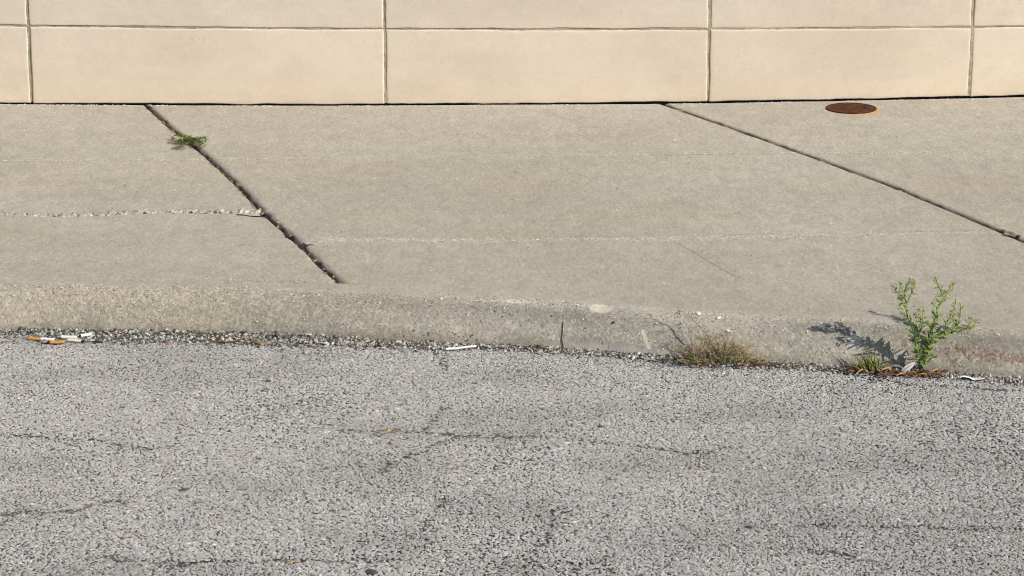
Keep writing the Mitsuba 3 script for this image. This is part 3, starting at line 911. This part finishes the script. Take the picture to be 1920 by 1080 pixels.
cigarette('long butt with an orange filter at its left end, leftmost of the cigarette butts', [(54, 634.5), (77, 636), (101, 637)], ['cork', 'paper'], 1)
cigarette('short butt with its orange filter on the right, in front of the longest butt', [(80, 641), (89, 641.2), (94, 641.5), (121, 641.5)], ['ash', 'char', 'cork'], 2)
cigarette('white filterless stub lying level against the kerb, behind the other two white stubs', [(115, 632), (143, 632.5)], ['paper'], 3, 0.0048)
cigarette('white stub nearest the road, right of the orange filters', [(128, 637.5), (153, 640), (157, 640.4)], ['paper', 'char'], 4)
cigarette('white stub with its right end tilted up, rightmost of the cigarette butts', [(149, 630), (151, 629.8), (174, 626)], ['char', 'paper'], 5, 0.0055)
stick = thing('paper_stick', 'thin white paper stick lying on the asphalt in front of the middle of the kerb', 'stick')
rod(stick + '__shaft', lying(836, 655, 0.004), lying(893, 649, 0.005), 0.0023, 0.0023, 'mat_paper', 0.05, 10, 6)
rod(stick + '__tip', lying(834.5, 655.3, 0.004), lying(836, 655, 0.004), 0.0021, 0.0023, 'mat_ash', 0.05, 10, 7)
# flat white scrap at the right
pa, pb = lying(1800, 709, 0.004), lying(1846, 711, 0.003)
t = np.linspace(0, 1, 13)
mid = pa + (pb - pa) * t[:, None] + np.stack([t * 0, 0.004 * np.sin(5 * t), 0.002 * np.sin(8 * t) + 0.001], 1)
wd = 0.006 * np.sin(np.pi * np.clip(t, 0.06, 0.97)) ** 0.5
top = np.stack([mid + np.stack([t * 0, -wd, 0.0005 * np.sin(20 * t)], 1), mid + [0, 0, 0.0012], mid + np.stack([t * 0, wd, 0.0015 * np.cos(9 * t)], 1), mid - [0, 0, 0.0006]], 1)
v = top.reshape(-1, 3)
f = []
for i in range(12):
    for p in range(4):
        q = (p + 1) % 4
        f += [[i * 4 + p, i * 4 + q, i * 4 + 4 + q], [i * 4 + p, i * 4 + 4 + q, i * 4 + 4 + p]]
put('paper_scrap', mikit.ply(mesh(v, f), 'mat_paper'), 'crumpled white paper scrap at the kerb foot, right of the tall weed', 'paper')


def strand(name, label, cat, pix, radii, mat, z=0.003, arch=0.0, group=None, walk=False):
    pts = []
    m = len(pix)
    for i, (a, b) in enumerate(pix):
        zz = z + arch * math.sin(math.pi * i / max(m - 1, 1))
        pts.append(on_walk(a, b) + [0, 0, zz] if walk else lying(a, b, zz))
    v, f = tube(pts, radii, 5, 4)
    return put(name, mikit.ply(mesh(v, f), mat), label, cat, group)


G = 'dry stems in the gutter left of the middle'
strand('dry_twig', 'longest brown dry stem, its right end raised, in the gutter right of the cigarette butts', 'twig', [(394, 640), (417, 641.5), (436, 640), (456, 635), (480, 625)], [0.0012, 0.0016, 0.0013], 'mat_brown_twig', 0.003, 0.002, G)
strand('dry_twig', 'straw-coloured dry stem at the right end of the little pile of stems', 'twig', [(464, 633), (478, 639), (500, 645)], [0.0010, 0.0012, 0.0008], 'mat_straw', 0.003, 0.003, G)
strand('dry_twig', 'lower tan dry stem, nearest the road in the pile of stems', 'twig', [(466, 639), (484, 643.5), (497, 645.5)], [0.0010, 0.0010, 0.0007], 'mat_straw', 0.0025, 0.001, G)
strand('dry_twig', 'short brown dry stem sloping down at the left end of the pile of stems', 'twig', [(376, 627), (385, 633), (397, 638)], [0.0009, 0.0013, 0.0009], 'mat_brown_twig', 0.003, 0.002, G)
strand('dry_twig', 'reddish dry stem over the middle of the pile of stems', 'twig', [(404, 633), (413, 637), (420, 640)], [0.0016, 0.0013, 0.0009], 'mat_red_leaf', 0.004, 0.001, G)
strand('dry_twig', 'fine dark dry stem lying along the kerb foot behind the white paper stick', 'twig', [(885, 643), (910, 641), (940, 645), (990, 650)], [0.0008, 0.0011, 0.0008], 'mat_brown_twig', 0.004, 0.002)
strand('black_twig', 'short black twig right of the cigarette butts', 'twig', [(173, 640), (182, 640.5), (193, 641.5)], [0.0012, 0.0022, 0.0014], 'mat_dark_stem', 0.003)
strand('grass_clump', 'small wisp of yellow dry grass lying on the open asphalt', 'dry grass', [(704, 810), (716, 812), (730, 808), (741, 801)], [0.0008, 0.0013, 0.0006], 'mat_straw', 0.003, 0.003)
strand('grass_clump', 'second blade of the yellow dry grass on the open asphalt, lying nearest the road', 'dry grass', [(708, 806), (722, 808), (738, 811)], [0.0007, 0.0010, 0.0006], 'mat_straw', 0.003, 0.001)
strand('dry_twig', 'pale straw on the asphalt near the lower edge of the picture', 'twig', [(528, 1050), (542, 1052), (562, 1053.5)], [0.0009, 0.0012, 0.0008], 'mat_straw', 0.003, 0.002)
# thin upright stem against the kerb
xk = kerb_x(1051)
pts = [kerb_point(kerb_x(1056), 0.003, 0.0016), kerb_point(kerb_x(1051.5), 0.018, 0.0018), kerb_point(kerb_x(1048.5), 0.032, 0.0016), kerb_point(kerb_x(1051), 0.047, 0.0016), kerb_point(kerb_x(1050), 0.053, 0.0018)]
v, f = tube(pts, [0.0007, 0.0007, 0.0005], 5, 4)
put('dark_twig', mikit.ply(mesh(v, f), 'mat_dark_stem'), 'thin dark stem standing upright against the kerb face', 'twig')


def flake(name, label, cat, px, py, size, mat, seed, z=0.003, walk=False, group=None):
    r = np.random.default_rng(seed)
    p = (on_walk(px, py) if walk else lying(px, py, 0)) + [0, 0, z]
    a = r.uniform(0, 6.28)
    v, f = leaf(p - np.array([math.cos(a), math.sin(a), 0]) * size * 0.5, [math.cos(a), math.sin(a), 0.15], [0, 0, 1], size, size * 0.65, -0.25, 0.5, 0.0006, 6)
    return put(name, mikit.ply(mesh(v, f), mat, smooth=40), label, cat, group)


flake('dead_leaf', 'small red-brown dead leaf at the kerb foot between the butts and the stems', 'leaf', 231, 632, 0.011, 'mat_red_leaf', 3)
flake('dead_leaf', 'brown dead leaf against the kerb at the left end of the pile of dry stems', 'leaf', 353, 628, 0.016, 'mat_red_leaf', 4)
flake('dead_leaf', 'tiny orange dead leaf at the kerb foot left of the white paper stick', 'leaf', 707, 635, 0.009, 'mat_red_leaf', 5)
flake('dead_leaf', 'small orange leaf bit lying in the left slab joint below the green weed', 'leaf', 451, 351, 0.012, 'mat_straw', 6, 0.001, True)
flake('dead_leaf', 'tan leaf bit lying in the left slab joint above the green weed', 'leaf', 313, 235, 0.010, 'mat_straw', 7, 0.001, True)
flake('dead_leaf', 'orange dead leaf at the kerb foot just left of the upright dark stem', 'leaf', 1022, 648, 0.012, 'mat_red_leaf', 8)
flake('dead_leaf', 'red-brown dead leaf at the left edge of the dry grass tuft', 'leaf', 1286, 665, 0.013, 'mat_red_leaf', 9, 0.006)
flake('dead_leaf', 'red-brown dead leaf beside the left end of the crumpled paper scrap', 'leaf', 1794, 706, 0.012, 'mat_red_leaf', 10, 0.004)
flake('pink_scrap', 'tiny faded pink scrap on the asphalt near the dry stems', 'scrap', 318, 647, 0.009, 'mat_pink', 11, 0.002)
for px, py, size, sd, lab in ((503, 714.5, 0.0062, 1, 'black stone in front of the pile of dry stems'), (343, 918, 0.0068, 2, 'black stone low on the left half of the asphalt'),
                              (230, 764, 0.0046, 3, 'small black stone on the far left of the asphalt, above the long crack'), (1557, 771, 0.0056, 4, 'black stone left of another black stone, on the right half of the asphalt'),
                              (1680, 770, 0.0052, 5, 'black stone on the asphalt straight below the tall green weed'), (1750, 791, 0.0048, 6, 'black stone farthest right on the asphalt'),
                              (1405, 988, 0.0066, 7, 'black stone low on the right half of the asphalt'), (1056, 961, 0.0058, 8, 'thin black stone at the top of the short dark crack'),
                              (696, 1072, 0.0100, 9, 'largest black stone, at the lower edge of the picture'), (1125, 799, 0.0058, 10, 'black stone in the middle of the asphalt, below the upright dark stem'),
                              (805, 863, 0.0040, 11, 'small black stone just below the middle crack'), (1080, 1068, 0.0062, 12, 'black stone by the lower edge, right of the short dark crack'),
                              (156, 862, 0.0040, 13, 'small black stone below the long left crack'), (1141, 607, 0.0, 0, '')):
    if size:
        v, f = rock(lying(px, py, 0.0010), size * 0.78, 300 + sd, 0.30)
        put('black_stone', mikit.ply(mesh(v, f), 'mat_black_stone', smooth=30), lab, 'stone', 'black stones on the asphalt')
v, f = rock(kerb_point(kerb_x(1141), 0.058, 0.001), 0.0032, 77, 0.7)
put('black_stone', mikit.ply(mesh(v, f), 'mat_black_stone', smooth=30), 'tiny black stone stuck on the kerb face below the pale spall', 'stone')
v, f = rock(on_walk(1206, 487) + [0, 0, 0.001], 0.0023, 78, 0.7)
put('white_stone', mikit.ply(mesh(v, f), 'mat_white_stone', smooth=30), 'tiny white stone on the middle slab above the kerb', 'stone', 'tiny white stones on the pavement')
v, f = rock(on_walk(1264, 264) + [0, 0, 0.001], 0.0021, 79, 0.7)
put('white_stone', mikit.ply(mesh(v, f), 'mat_white_stone', smooth=30), 'tiny white stone near the upper end of the right slab joint', 'stone', 'tiny white stones on the pavement')
v, f = rock(on_walk(1428, 427) + [0, 0, 0.001], 0.0026, 80, 0.7)
put('white_stone', mikit.ply(mesh(v, f), 'mat_white_stone', smooth=30), 'tiny white stone on the middle slab just behind its faint cross line', 'stone', 'tiny white stones on the pavement')


def gutter_grit():
    r = np.random.default_rng(31)
    n = 17000
    x = r.uniform(-1.25, 1.25, n)
    pile = np.clip(1.2 * np.exp(-((x - kerb_x(430)) / 0.12) ** 2) + 0.9 * np.exp(-((x - kerb_x(110)) / 0.12) ** 2) + 0.45 + 0.45 * np.clip(-x / 0.3, 0, 1) + 0.5 * np.exp(-((x - kerb_x(1330)) / 0.12) ** 2), 0, 1.4)
    d = np.abs(r.normal(0, 0.015, n)) * (0.35 + pile)
    k = r.uniform(size=n) < pile * 0.75 + 0.15
    x, d, pile = x[k], d[k], pile[k]
    y = kerb_y(x) - d + 0.003
    z = np.clip(0.009 * pile * np.exp(-d / 0.016), 0, 0.010) * r.uniform(0, 1, len(x)) + 0.0012
    size = np.clip(r.lognormal(math.log(0.0023), 0.4, len(x)), 0.0009, 0.0055)
    g = r.choice([0.05, 0.09, 0.17, 0.3, 0.42, 0.52], len(x), p=[0.17, 0.17, 0.17, 0.19, 0.18, 0.12])
    c = np.stack([g, g * 0.965, g * 0.91], 1)
    v, f = scatter(np.stack([x, y, z], 1), size, 0.75, 0.3, r)
    return v, f, per_vertex(c, 6)


v, f, c = gutter_grit()
scene['gutter_grit'] = mikit.ply(mesh(v, f), 'mat_stone', color=c)
tag('gutter_grit', 'loose dark and pale grit gathered along the foot of the kerb', 'grit', kind='stuff')


def rust_litter():
    """Crumbled orange-brown leaf litter under the weeds."""
    r = np.random.default_rng(33)
    P, C, L = [], [], []
    for a, b, y0, y1, n in ((1585, 1665, 684, 698, 220), (1640, 1770, 692, 702, 420), (1395, 1500, 679, 684, 80), (1300, 1340, 676, 688, 25), (1280, 1295, 662, 668, 25), (1000, 1035, 647, 652, 30), (1385, 1430, 672, 686, 55)):
        for _ in range(n):
            px = r.uniform(a, b)
            py = r.uniform(y0, y1) + 0.02 * (px - a)
            p = lying(px, py, r.uniform(0.002, 0.009))
            p[1] = min(p[1], kerb_y(p[0]) - 0.001)
            th = r.normal(0, 0.6) + (math.pi if r.uniform() < 0.5 else 0)
            ln = r.uniform(0.004, 0.014)
            v, f = leaf(p, [math.cos(th), math.sin(th), r.normal(0, 0.3)], [r.normal(0, 0.4), r.normal(0, 0.4), 1], ln, ln * r.uniform(0.15, 0.5), r.uniform(-0.4, 0.4), 0.3, 0.0004, 2)
            g = r.uniform(0.5, 1.25)
            col = np.array([[0.23, 0.115, 0.056], [0.15, 0.075, 0.04], [0.40, 0.29, 0.17], [0.08, 0.05, 0.03], [0.30, 0.28, 0.25]][r.choice(5, p=[0.34, 0.24, 0.17, 0.15, 0.10])]) * g
            P.append((v, f))
            C.append(np.repeat(col[None], len(v), 0))
    v, f = join(P)
    return v, f, np.clip(np.vstack(C), 0, 1)


v, f, c = rust_litter()
scene['leaf_litter'] = mikit.ply(mesh(v, f), 'mat_dull', color=c)
tag('leaf_litter', 'crumbled orange-brown leaf litter at the kerb foot under the weeds', 'leaf litter', kind='stuff')
for pix, mat, arch, lab in (([(1606, 700), (1614, 694), (1622, 690)], 'mat_straw', 0.004, 'pale straw sticking up from the litter left of the small young weed'),
                            ([(1648, 701), (1654, 693), (1664, 690), (1670, 691)], 'mat_straw', 0.012, 'bowed pale straw in the litter right of the small young weed'),
                            ([(1740, 700), (1752, 694), (1760, 690)], 'mat_straw', 0.006, 'tan straw in the litter at the right foot of the tall weed'),
                            ([(1754, 691), (1760, 698), (1767, 704)], 'mat_straw', 0.004, 'tan straw at the right end of the leaf litter'),
                            ([(1716, 703), (1730, 701), (1745, 703)], 'mat_straw', 0.003, 'tan straw lying flat in front of the tall weed'),
                            ([(1680, 704), (1690, 700), (1704, 699)], 'mat_straw', 0.003, 'tan straw lying flat under the pale dried leaf')):
    strand('straw', lab, 'straw', pix, [0.0010, 0.0014, 0.0009], mat, 0.006, arch, 'straws in the leaf litter')

WY = float(kerb_y(0.72)) - 0.007                              # how far away the tall weed stands
# pale dried leaf, folded along its midrib, leaning on the weed
base, tip = on_y(1688, 698, WY - 0.020), on_y(1716, 679, WY - 0.018)
key = thing('dried_leaf', 'pale bluish dried leaf leaning against the foot of the tall weed', 'leaf')
d = tip - base
ax = d / np.linalg.norm(d)
face = np.array([0.55, -0.60, 0.55])
side = np.cross(face, ax)
side /= np.linalg.norm(side)
up = np.cross(ax, side)
for s in (-1, 1):
    n = 10
    t = np.linspace(0, 1, n)
    w = 0.0052 * np.sin(np.pi * (t * 0.95 + 0.03)) ** 0.7
    mid = base + d * t[:, None] + up * (0.003 * np.sin(np.pi * t))[:, None]
    out = mid + side * (s * w)[:, None] + up * ((0.75 if s > 0 else 0.2) * w)[:, None]
    v = np.stack([mid, out, out - up * 0.0004, mid - up * 0.0004], 1).reshape(-1, 3)
    f = []
    for i in range(n - 1):
        for p in range(4):
            q = (p + 1) % 4
            f += [[i * 4 + p, i * 4 + q, i * 4 + 4 + q], [i * 4 + p, i * 4 + 4 + q, i * 4 + 4 + p]]
    put(key + '__half', mikit.ply(mesh(v, f), 'mat_pale_leaf', smooth=40))
v, f = tube([base - d * 0.06, base + d * 0.5 + up * 0.0034, tip, tip + d * 0.5 + [0.0, 0.006, 0.004]], [0.0007, 0.0009, 0.0005], 5, 5)
put(key + '__midrib', mikit.ply(mesh(v, f), 'mat_ash'))

# ---------------------------------------------------------------- tall green weed
r = np.random.default_rng(51)
Z4 = lambda a, b: (1540 + a / 4.908, 500 + b / 4.908)        # the enlargement the stems were read from


def stem_points(pix, depth):
    """Points of a stem at their own distances: depth runs along the stem in metres towards the wall."""
    ys = WY + np.interp(np.linspace(0, 1, len(pix)), np.linspace(0, 1, len(depth)), depth)
    return np.array([on_y(*Z4(*p), y) for p, y in zip(pix, ys)])


weed = thing('tall_weed', 'tall leafy green weed with several stems growing at the foot of the kerb', 'weed')
stems = [
    ('main', [(940, 935), (885, 800), (858, 660), (838, 560), (800, 470), (780, 340), (772, 230), (820, 125)], (0, -0.01, -0.02), 0.0019),
    ('main', [(940, 935), (958, 750), (990, 620), (1030, 515), (1072, 400), (1100, 300), (1100, 220), (1062, 150), (1050, 95)], (0, 0.028, 0.075), 0.0019),
    ('main', [(945, 930), (1000, 720), (1088, 645), (1190, 598), (1330, 578), (1400, 545), (1435, 490)], (0, 0.022, 0.042), 0.0017),
    ('side', [(775, 270), (735, 255), (700, 240), (668, 180)], (-0.016, -0.022), 0.0010),
    ('side', [(790, 330), (830, 255), (845, 200), (845, 150)], (-0.016, -0.008), 0.0010),
    ('side', [(772, 265), (748, 205), (735, 150)], (-0.018, -0.028), 0.0009),
    ('side', [(1108, 310), (1150, 250), (1185, 205), (1212, 165)], (0.042, 0.05), 0.0010),
    ('side', [(1190, 598), (1245, 560), (1282, 450), (1288, 370)], (0.022, 0.034), 0.0010),
    ('side', [(1140, 615), (1150, 520), (1200, 420), (1240, 325)], (0.017, 0.042), 0.0009),
    ('side', [(1330, 578), (1352, 520), (1368, 468)], (0.029, 0.036), 0.0009),
    ('side', [(1250, 588), (1225, 510), (1215, 450)], (0.025, 0.03), 0.0009),
    ('side', [(870, 720), (930, 560), (905, 470), (870, 440)], (-0.012, -0.02), 0.0009),
    ('side', [(928, 560), (930, 460), (915, 388)], (-0.016, -0.022), 0.0009),
    ('side', [(1072, 400), (1045, 350), (1040, 325)], (0.028, 0.04), 0.0007),
    ('side', [(1000, 720), (1018, 620), (1050, 540), (1080, 450)], (0.008, 0.022), 0.0009),
    ('side', [(800, 470), (745, 430), (730, 380)], (-0.014, -0.02), 0.0007),
    ('side', [(780, 340), (738, 330), (718, 280)], (-0.016, -0.008), 0.0007),
]
buds = []
for i, (kind, pix, depth, rad) in enumerate(stems):
    P = stem_points(pix, depth)
    P = P + np.vstack([[0, 0, 0], r.normal(0, 0.0008, (len(P) - 1, 3))])
    v, f = tube(P, [rad, rad * 0.75, rad * 0.4], 6, 5)
    sk = put(weed + '__stem', mikit.ply(mesh(v, f), 'mat_stem', smooth=True))
    L = np.linalg.norm(np.diff(P, axis=0), axis=1)
    S = np.concatenate([[0], np.cumsum(L)])
    step = 0.0040 if kind == 'main' else 0.0034
    start = 0.016 if kind == 'main' else 0.004
    for s in np.arange(start, S[-1], step):
        q = np.array([np.interp(s, S, P[:, k]) for k in range(3)])
        tan = np.array([np.interp(min(s + 0.006, S[-1]), S, P[:, k]) for k in range(3)]) - np.array([np.interp(max(s - 0.006, 0), S, P[:, k]) for k in range(3)])
        tan /= np.linalg.norm(tan) + 1e-9
        a = r.uniform(0, 2 * np.pi)
        side = np.cross(tan, [math.cos(a), math.sin(a), 0.3])
        side /= np.linalg.norm(side) + 1e-9
        frac = s / S[-1]
        if kind == 'main':
            ln = np.interp(frac, [0, 0.25, 0.6, 1.0], [0.019, 0.018, 0.016, 0.010]) * r.uniform(0.7, 1.2)
        else:
            ln = np.interp(frac, [0, 1], [0.0125, 0.008]) * r.uniform(0.7, 1.2)
        dirn = tan * r.uniform(0.5, 1.0) + side * r.uniform(0.6, 1.1)
        v, f = leaf(q, dirn, np.cross(side, tan) + [0, 0, 0.6], ln, ln * r.uniform(0.20, 0.32) * (1.05 - 0.3 * frac), r.uniform(0.0, 0.3), 0.3, 0.00025, 4)
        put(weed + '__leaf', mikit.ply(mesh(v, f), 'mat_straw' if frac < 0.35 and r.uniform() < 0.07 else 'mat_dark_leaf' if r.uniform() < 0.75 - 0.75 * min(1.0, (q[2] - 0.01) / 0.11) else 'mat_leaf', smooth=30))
        if frac > (0.55 if kind == 'main' else 0.25):
            for _ in range(2):
                buds.append(q + tan * r.uniform(0.002, 0.006) + side * r.uniform(-0.006, 0.006) + r.normal(0, 0.001, 3))
    for _ in range(4):
        buds.append(P[-1] + r.normal(0, 0.0025, 3))
for q in (np.array([on_y(*Z4(a, b), WY - dd) for a, b, dd in ((900, 800, 0.0), (960, 770, 0.01), (1010, 800, 0.0), (930, 850, 0.012), (985, 870, 0.008), (890, 870, 0.01), (1020, 760, -0.004), (950, 910, 0.014), (1035, 840, 0.004), (915, 760, -0.006),
                                                                  (900, 905, 0.012), (975, 820, 0.015), (1000, 720, 0.0), (880, 700, 0.004))])):
    for _ in range(3):                                       # crowded leaves around the foot
        a = r.uniform(0, 6.28)
        ln = r.uniform(0.008, 0.016)
        v, f = leaf(q, [math.cos(a), 0.6 * math.sin(a), r.uniform(0.3, 1.4)], [r.normal(0, 0.5), -0.4, 0.7], ln, ln * r.uniform(0.18, 0.28), r.uniform(-0.1, 0.4), 0.3, 0.00025, 4)
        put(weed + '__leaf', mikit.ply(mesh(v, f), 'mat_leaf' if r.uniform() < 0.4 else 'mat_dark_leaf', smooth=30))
for a0, b0, a1, b1, dd in ((775, 378, 690, 350, 0.014), (830, 610, 738, 573, 0.012), (860, 510, 1000, 505, 0.01), (868, 640, 870, 560, 0.012), (1145, 580, 1140, 515, -0.02), (1100, 275, 1040, 272, -0.05), (830, 370, 868, 362, 0.012)):
    p, q = on_y(*Z4(a0, b0), WY - dd), on_y(*Z4(a1, b1), WY - dd - 0.006)   # the long single leaves that stand out
    v, f = leaf(p, q - p, [0, -0.3, 1], np.linalg.norm(q - p), 0.0036, 0.05, 0.3, 0.00025, 5)
    put(weed + '__leaf', mikit.ply(mesh(v, f), 'mat_leaf', smooth=30))
bp = []
for b in buds:
    d = np.array([r.normal(0, 0.4), r.normal(0, 0.4), 1.0])
    d /= np.linalg.norm(d)
    v, f = tube([b - d * 0.0020, b - d * 0.0006, b + d * 0.0018], [0.0004, 0.0013, 0.0008], 5, 1)
    bp.append((v, f))
v, f = join(bp)
scene[weed + '__flower_buds'] = mikit.ply(mesh(v, f), 'mat_bud', smooth=True)
tag(weed + '__flower_buds', 'tiny pale yellow-green flower buds at the stem tips', kind='stuff')

# ---------------------------------------------------------------- small young weed left of the tall one
young = thing('young_weed', 'small grassy young weed at the kerb foot, left of the tall weed', 'weed')
for i in range(44):
    bx = r.uniform(-0.016, 0.016)
    p = lying(1634, 699, 0.001) + [bx, r.uniform(-0.006, 0.008), 0]
    a = r.normal(0, 1.0)
    ln = r.uniform(0.018, 0.050)
    q = p + np.array([0.55 * ln * math.sin(a) + bx * 0.6, 0.3 * ln * r.normal(), ln * r.uniform(0.65, 1.0)])
    m = (p + q) / 2 + [0, r.normal(0, 0.002), 0.003]
    v, f = tube([p, m, q], [0.0011, 0.0012, 0.0003], 4, 4)
    put(young + '__blade', mikit.ply(mesh(v, f), 'mat_young' if r.uniform() < 0.75 else 'mat_straw', smooth=True))

# ---------------------------------------------------------------- dry grass tuft
tuft = thing('dry_grass_tuft', 'dry tan and purplish grass tuft growing at the kerb foot', 'grass tuft')
P, C, HP, HC = [], [], [], []
root = lying(1345, 683, 0.0)
for i in range(270):
    wing = r.uniform(-1, 1)
    p = root + np.array([0.052 * wing + r.normal(0, 0.008), r.uniform(-0.012, 0.010), r.uniform(0, 0.006)])
    p[1] = min(p[1], kerb_y(p[0]) - 0.003)
    ln = r.uniform(0.02, 0.074) * (1 - 0.35 * abs(wing)) * (1.0 - 0.15 * wing) * (1.4 if r.uniform() < 0.14 else 1.0)
    a = r.normal(0.35 * wing, 0.75)
    lean = r.normal(-0.05, 0.35)
    q = p + np.array([math.sin(a) * ln, lean * ln, max(math.cos(a), 0.12) * ln * 0.8])
    m = (p + q) / 2 + [r.normal(0, 0.003), r.normal(0, 0.003), 0.12 * ln]
    v, f = tube([p, m, q], [0.0006, 0.0006, 0.00022], 3, 3)
    col = np.array([[0.50, 0.44, 0.26], [0.34, 0.30, 0.18], [0.22, 0.26, 0.10], [0.23, 0.165, 0.15], [0.36, 0.27, 0.15]][r.choice(5, p=[0.27, 0.28, 0.15, 0.13, 0.17])]) * r.uniform(0.75, 1.25)
    P.append((v, f))
    C.append(np.repeat(col[None], len(v), 0))
    if r.uniform() < 0.55:                                   # loose seed heads
        hc = np.array([0.30, 0.19, 0.17]) * r.uniform(0.7, 1.3) if r.uniform() < 0.35 else np.array([0.46, 0.39, 0.24])
        for _ in range(6):
            e = q + r.normal(0, 0.0045, 3)
            v, f = tube([q, (q + e) / 2, e], [0.0002, 0.0003, 0.0006], 3, 1)
            HP.append((v, f))
            HC.append(np.repeat(hc[None], len(v), 0))
v, f = join(P)
scene[tuft + '__blades'] = mikit.ply(mesh(v, f), 'mat_blade', color=np.clip(np.vstack(C), 0, 1))
tag(tuft + '__blades', kind='stuff')
v, f = join(HP)
scene[tuft + '__seed_heads'] = mikit.ply(mesh(v, f), 'mat_blade', color=np.clip(np.vstack(HC), 0, 1))
tag(tuft + '__seed_heads', kind='stuff')
# the one long stalk that leans out to the left over the kerb, with its loose head
ky = float(kerb_y(root[0]))
sp = [on_y(1346, 656, ky - 0.012), on_y(1334, 640, ky - 0.008), on_y(1321, 622, ky + 0.000), on_y(1305, 605, ky + 0.010), on_y(1288, 590, ky + 0.022), on_y(1268, 574, ky + 0.032)]
v, f = tube(sp, [0.0009, 0.0008, 0.0005], 5, 4)
put(tuft + '__stalk', mikit.ply(mesh(v, f), 'mat_pale_straw', smooth=True), 'long thin stalk leaning left over the kerb')
hp = []
for s in np.linspace(0.45, 1.0, 26):
    k = s * 5
    i = min(int(k), 4)
    q = sp[i] + (sp[i + 1] - sp[i]) * (k - i)
    e = q + np.array([r.normal(-0.004, 0.010), r.normal(0, 0.006), r.normal(0.002, 0.008)])
    hp.append(tube([q, (q + e) / 2 + [0, 0, 0.001], e], [0.0003, 0.0004, 0.0006], 3, 2))
v, f = join(hp)
scene[tuft + '__stalk_head'] = mikit.ply(mesh(v, f), 'mat_pale_straw')
tag(tuft + '__stalk_head', kind='stuff')
for px, py in ((1325, 646), (1328, 643), (1432, 684), (1425, 690)):
    p = on_y(px, py + 8, ky - 0.016)
    q = on_y(px + r.normal(2, 4), py - 4, ky - 0.018)
    v, f = leaf(p, q - p, [0, -0.5, 0.8], np.linalg.norm(q - p) * 1.3, 0.003, 0.1, 0.3, 0.0003, 4)
    put(tuft + '__green_blade', mikit.ply(mesh(v, f), 'mat_young', smooth=30))

# ---------------------------------------------------------------- flat weed in the slab joint
spurge = thing('joint_weed', 'flat green weed sprawling from the left joint of the pavement', 'weed')
heart = on_walk(352, 272)
arms = [((322, 262), 0.7), ((330, 259), 0.9), ((322, 269), 0.6), ((333, 281), 0.9), ((342, 282), 1.0), ((386, 266), 1.0), ((385, 270), 0.9), ((384, 278), 0.8), ((372, 282), 1.0), ((362, 265), 1.0), ((352, 262), 0.8), ((345, 265), 1.0), ((370, 272), 1.0), ((336, 272), 0.9), ((377, 275), 0.9)]
for (px, py), dens in arms:
    tipp = on_walk(px, py) + [0, 0, 0.003]
    mid = (heart + tipp) / 2 + [r.normal(0, 0.004), r.normal(0, 0.006), 0.008]
    P3 = np.array([heart + [0, 0, 0.001], mid, tipp])
    v, f = tube(P3, [0.0010, 0.0008, 0.0004], 5, 5)
    put(spurge + '__stem', mikit.ply(mesh(v, f), 'mat_straw', smooth=True))
    brown = (px, py) == (322, 269)
    for s in np.linspace(0.2, 1.0, int(10 * dens) + 3):
        q = (1 - s) ** 2 * P3[0] + 2 * s * (1 - s) * (2 * mid - (heart + tipp) / 2) + s ** 2 * P3[2]
        d = tipp - heart
        for sgn in (-1, 1):
            sd = np.cross(d, [0, 0, 1]) * sgn
            sd /= np.linalg.norm(sd)
            ln = r.uniform(0.006, 0.010)
            v, f = leaf(q + [0, 0, r.uniform(0, 0.005)], sd + 0.5 * d / np.linalg.norm(d) + [0, 0, r.uniform(0.0, 0.8)], [r.normal(0, 0.3), r.normal(0, 0.3), 1], ln, ln * 0.5, 0.1, 0.2, 0.0003, 3)
            put(spurge + '__leaf', mikit.ply(mesh(v, f), 'mat_straw' if brown or r.uniform() < 0.08 else 'mat_spurge', smooth=30))

for k in [k for k, d in labels.items() if not d]:
    del labels[k]
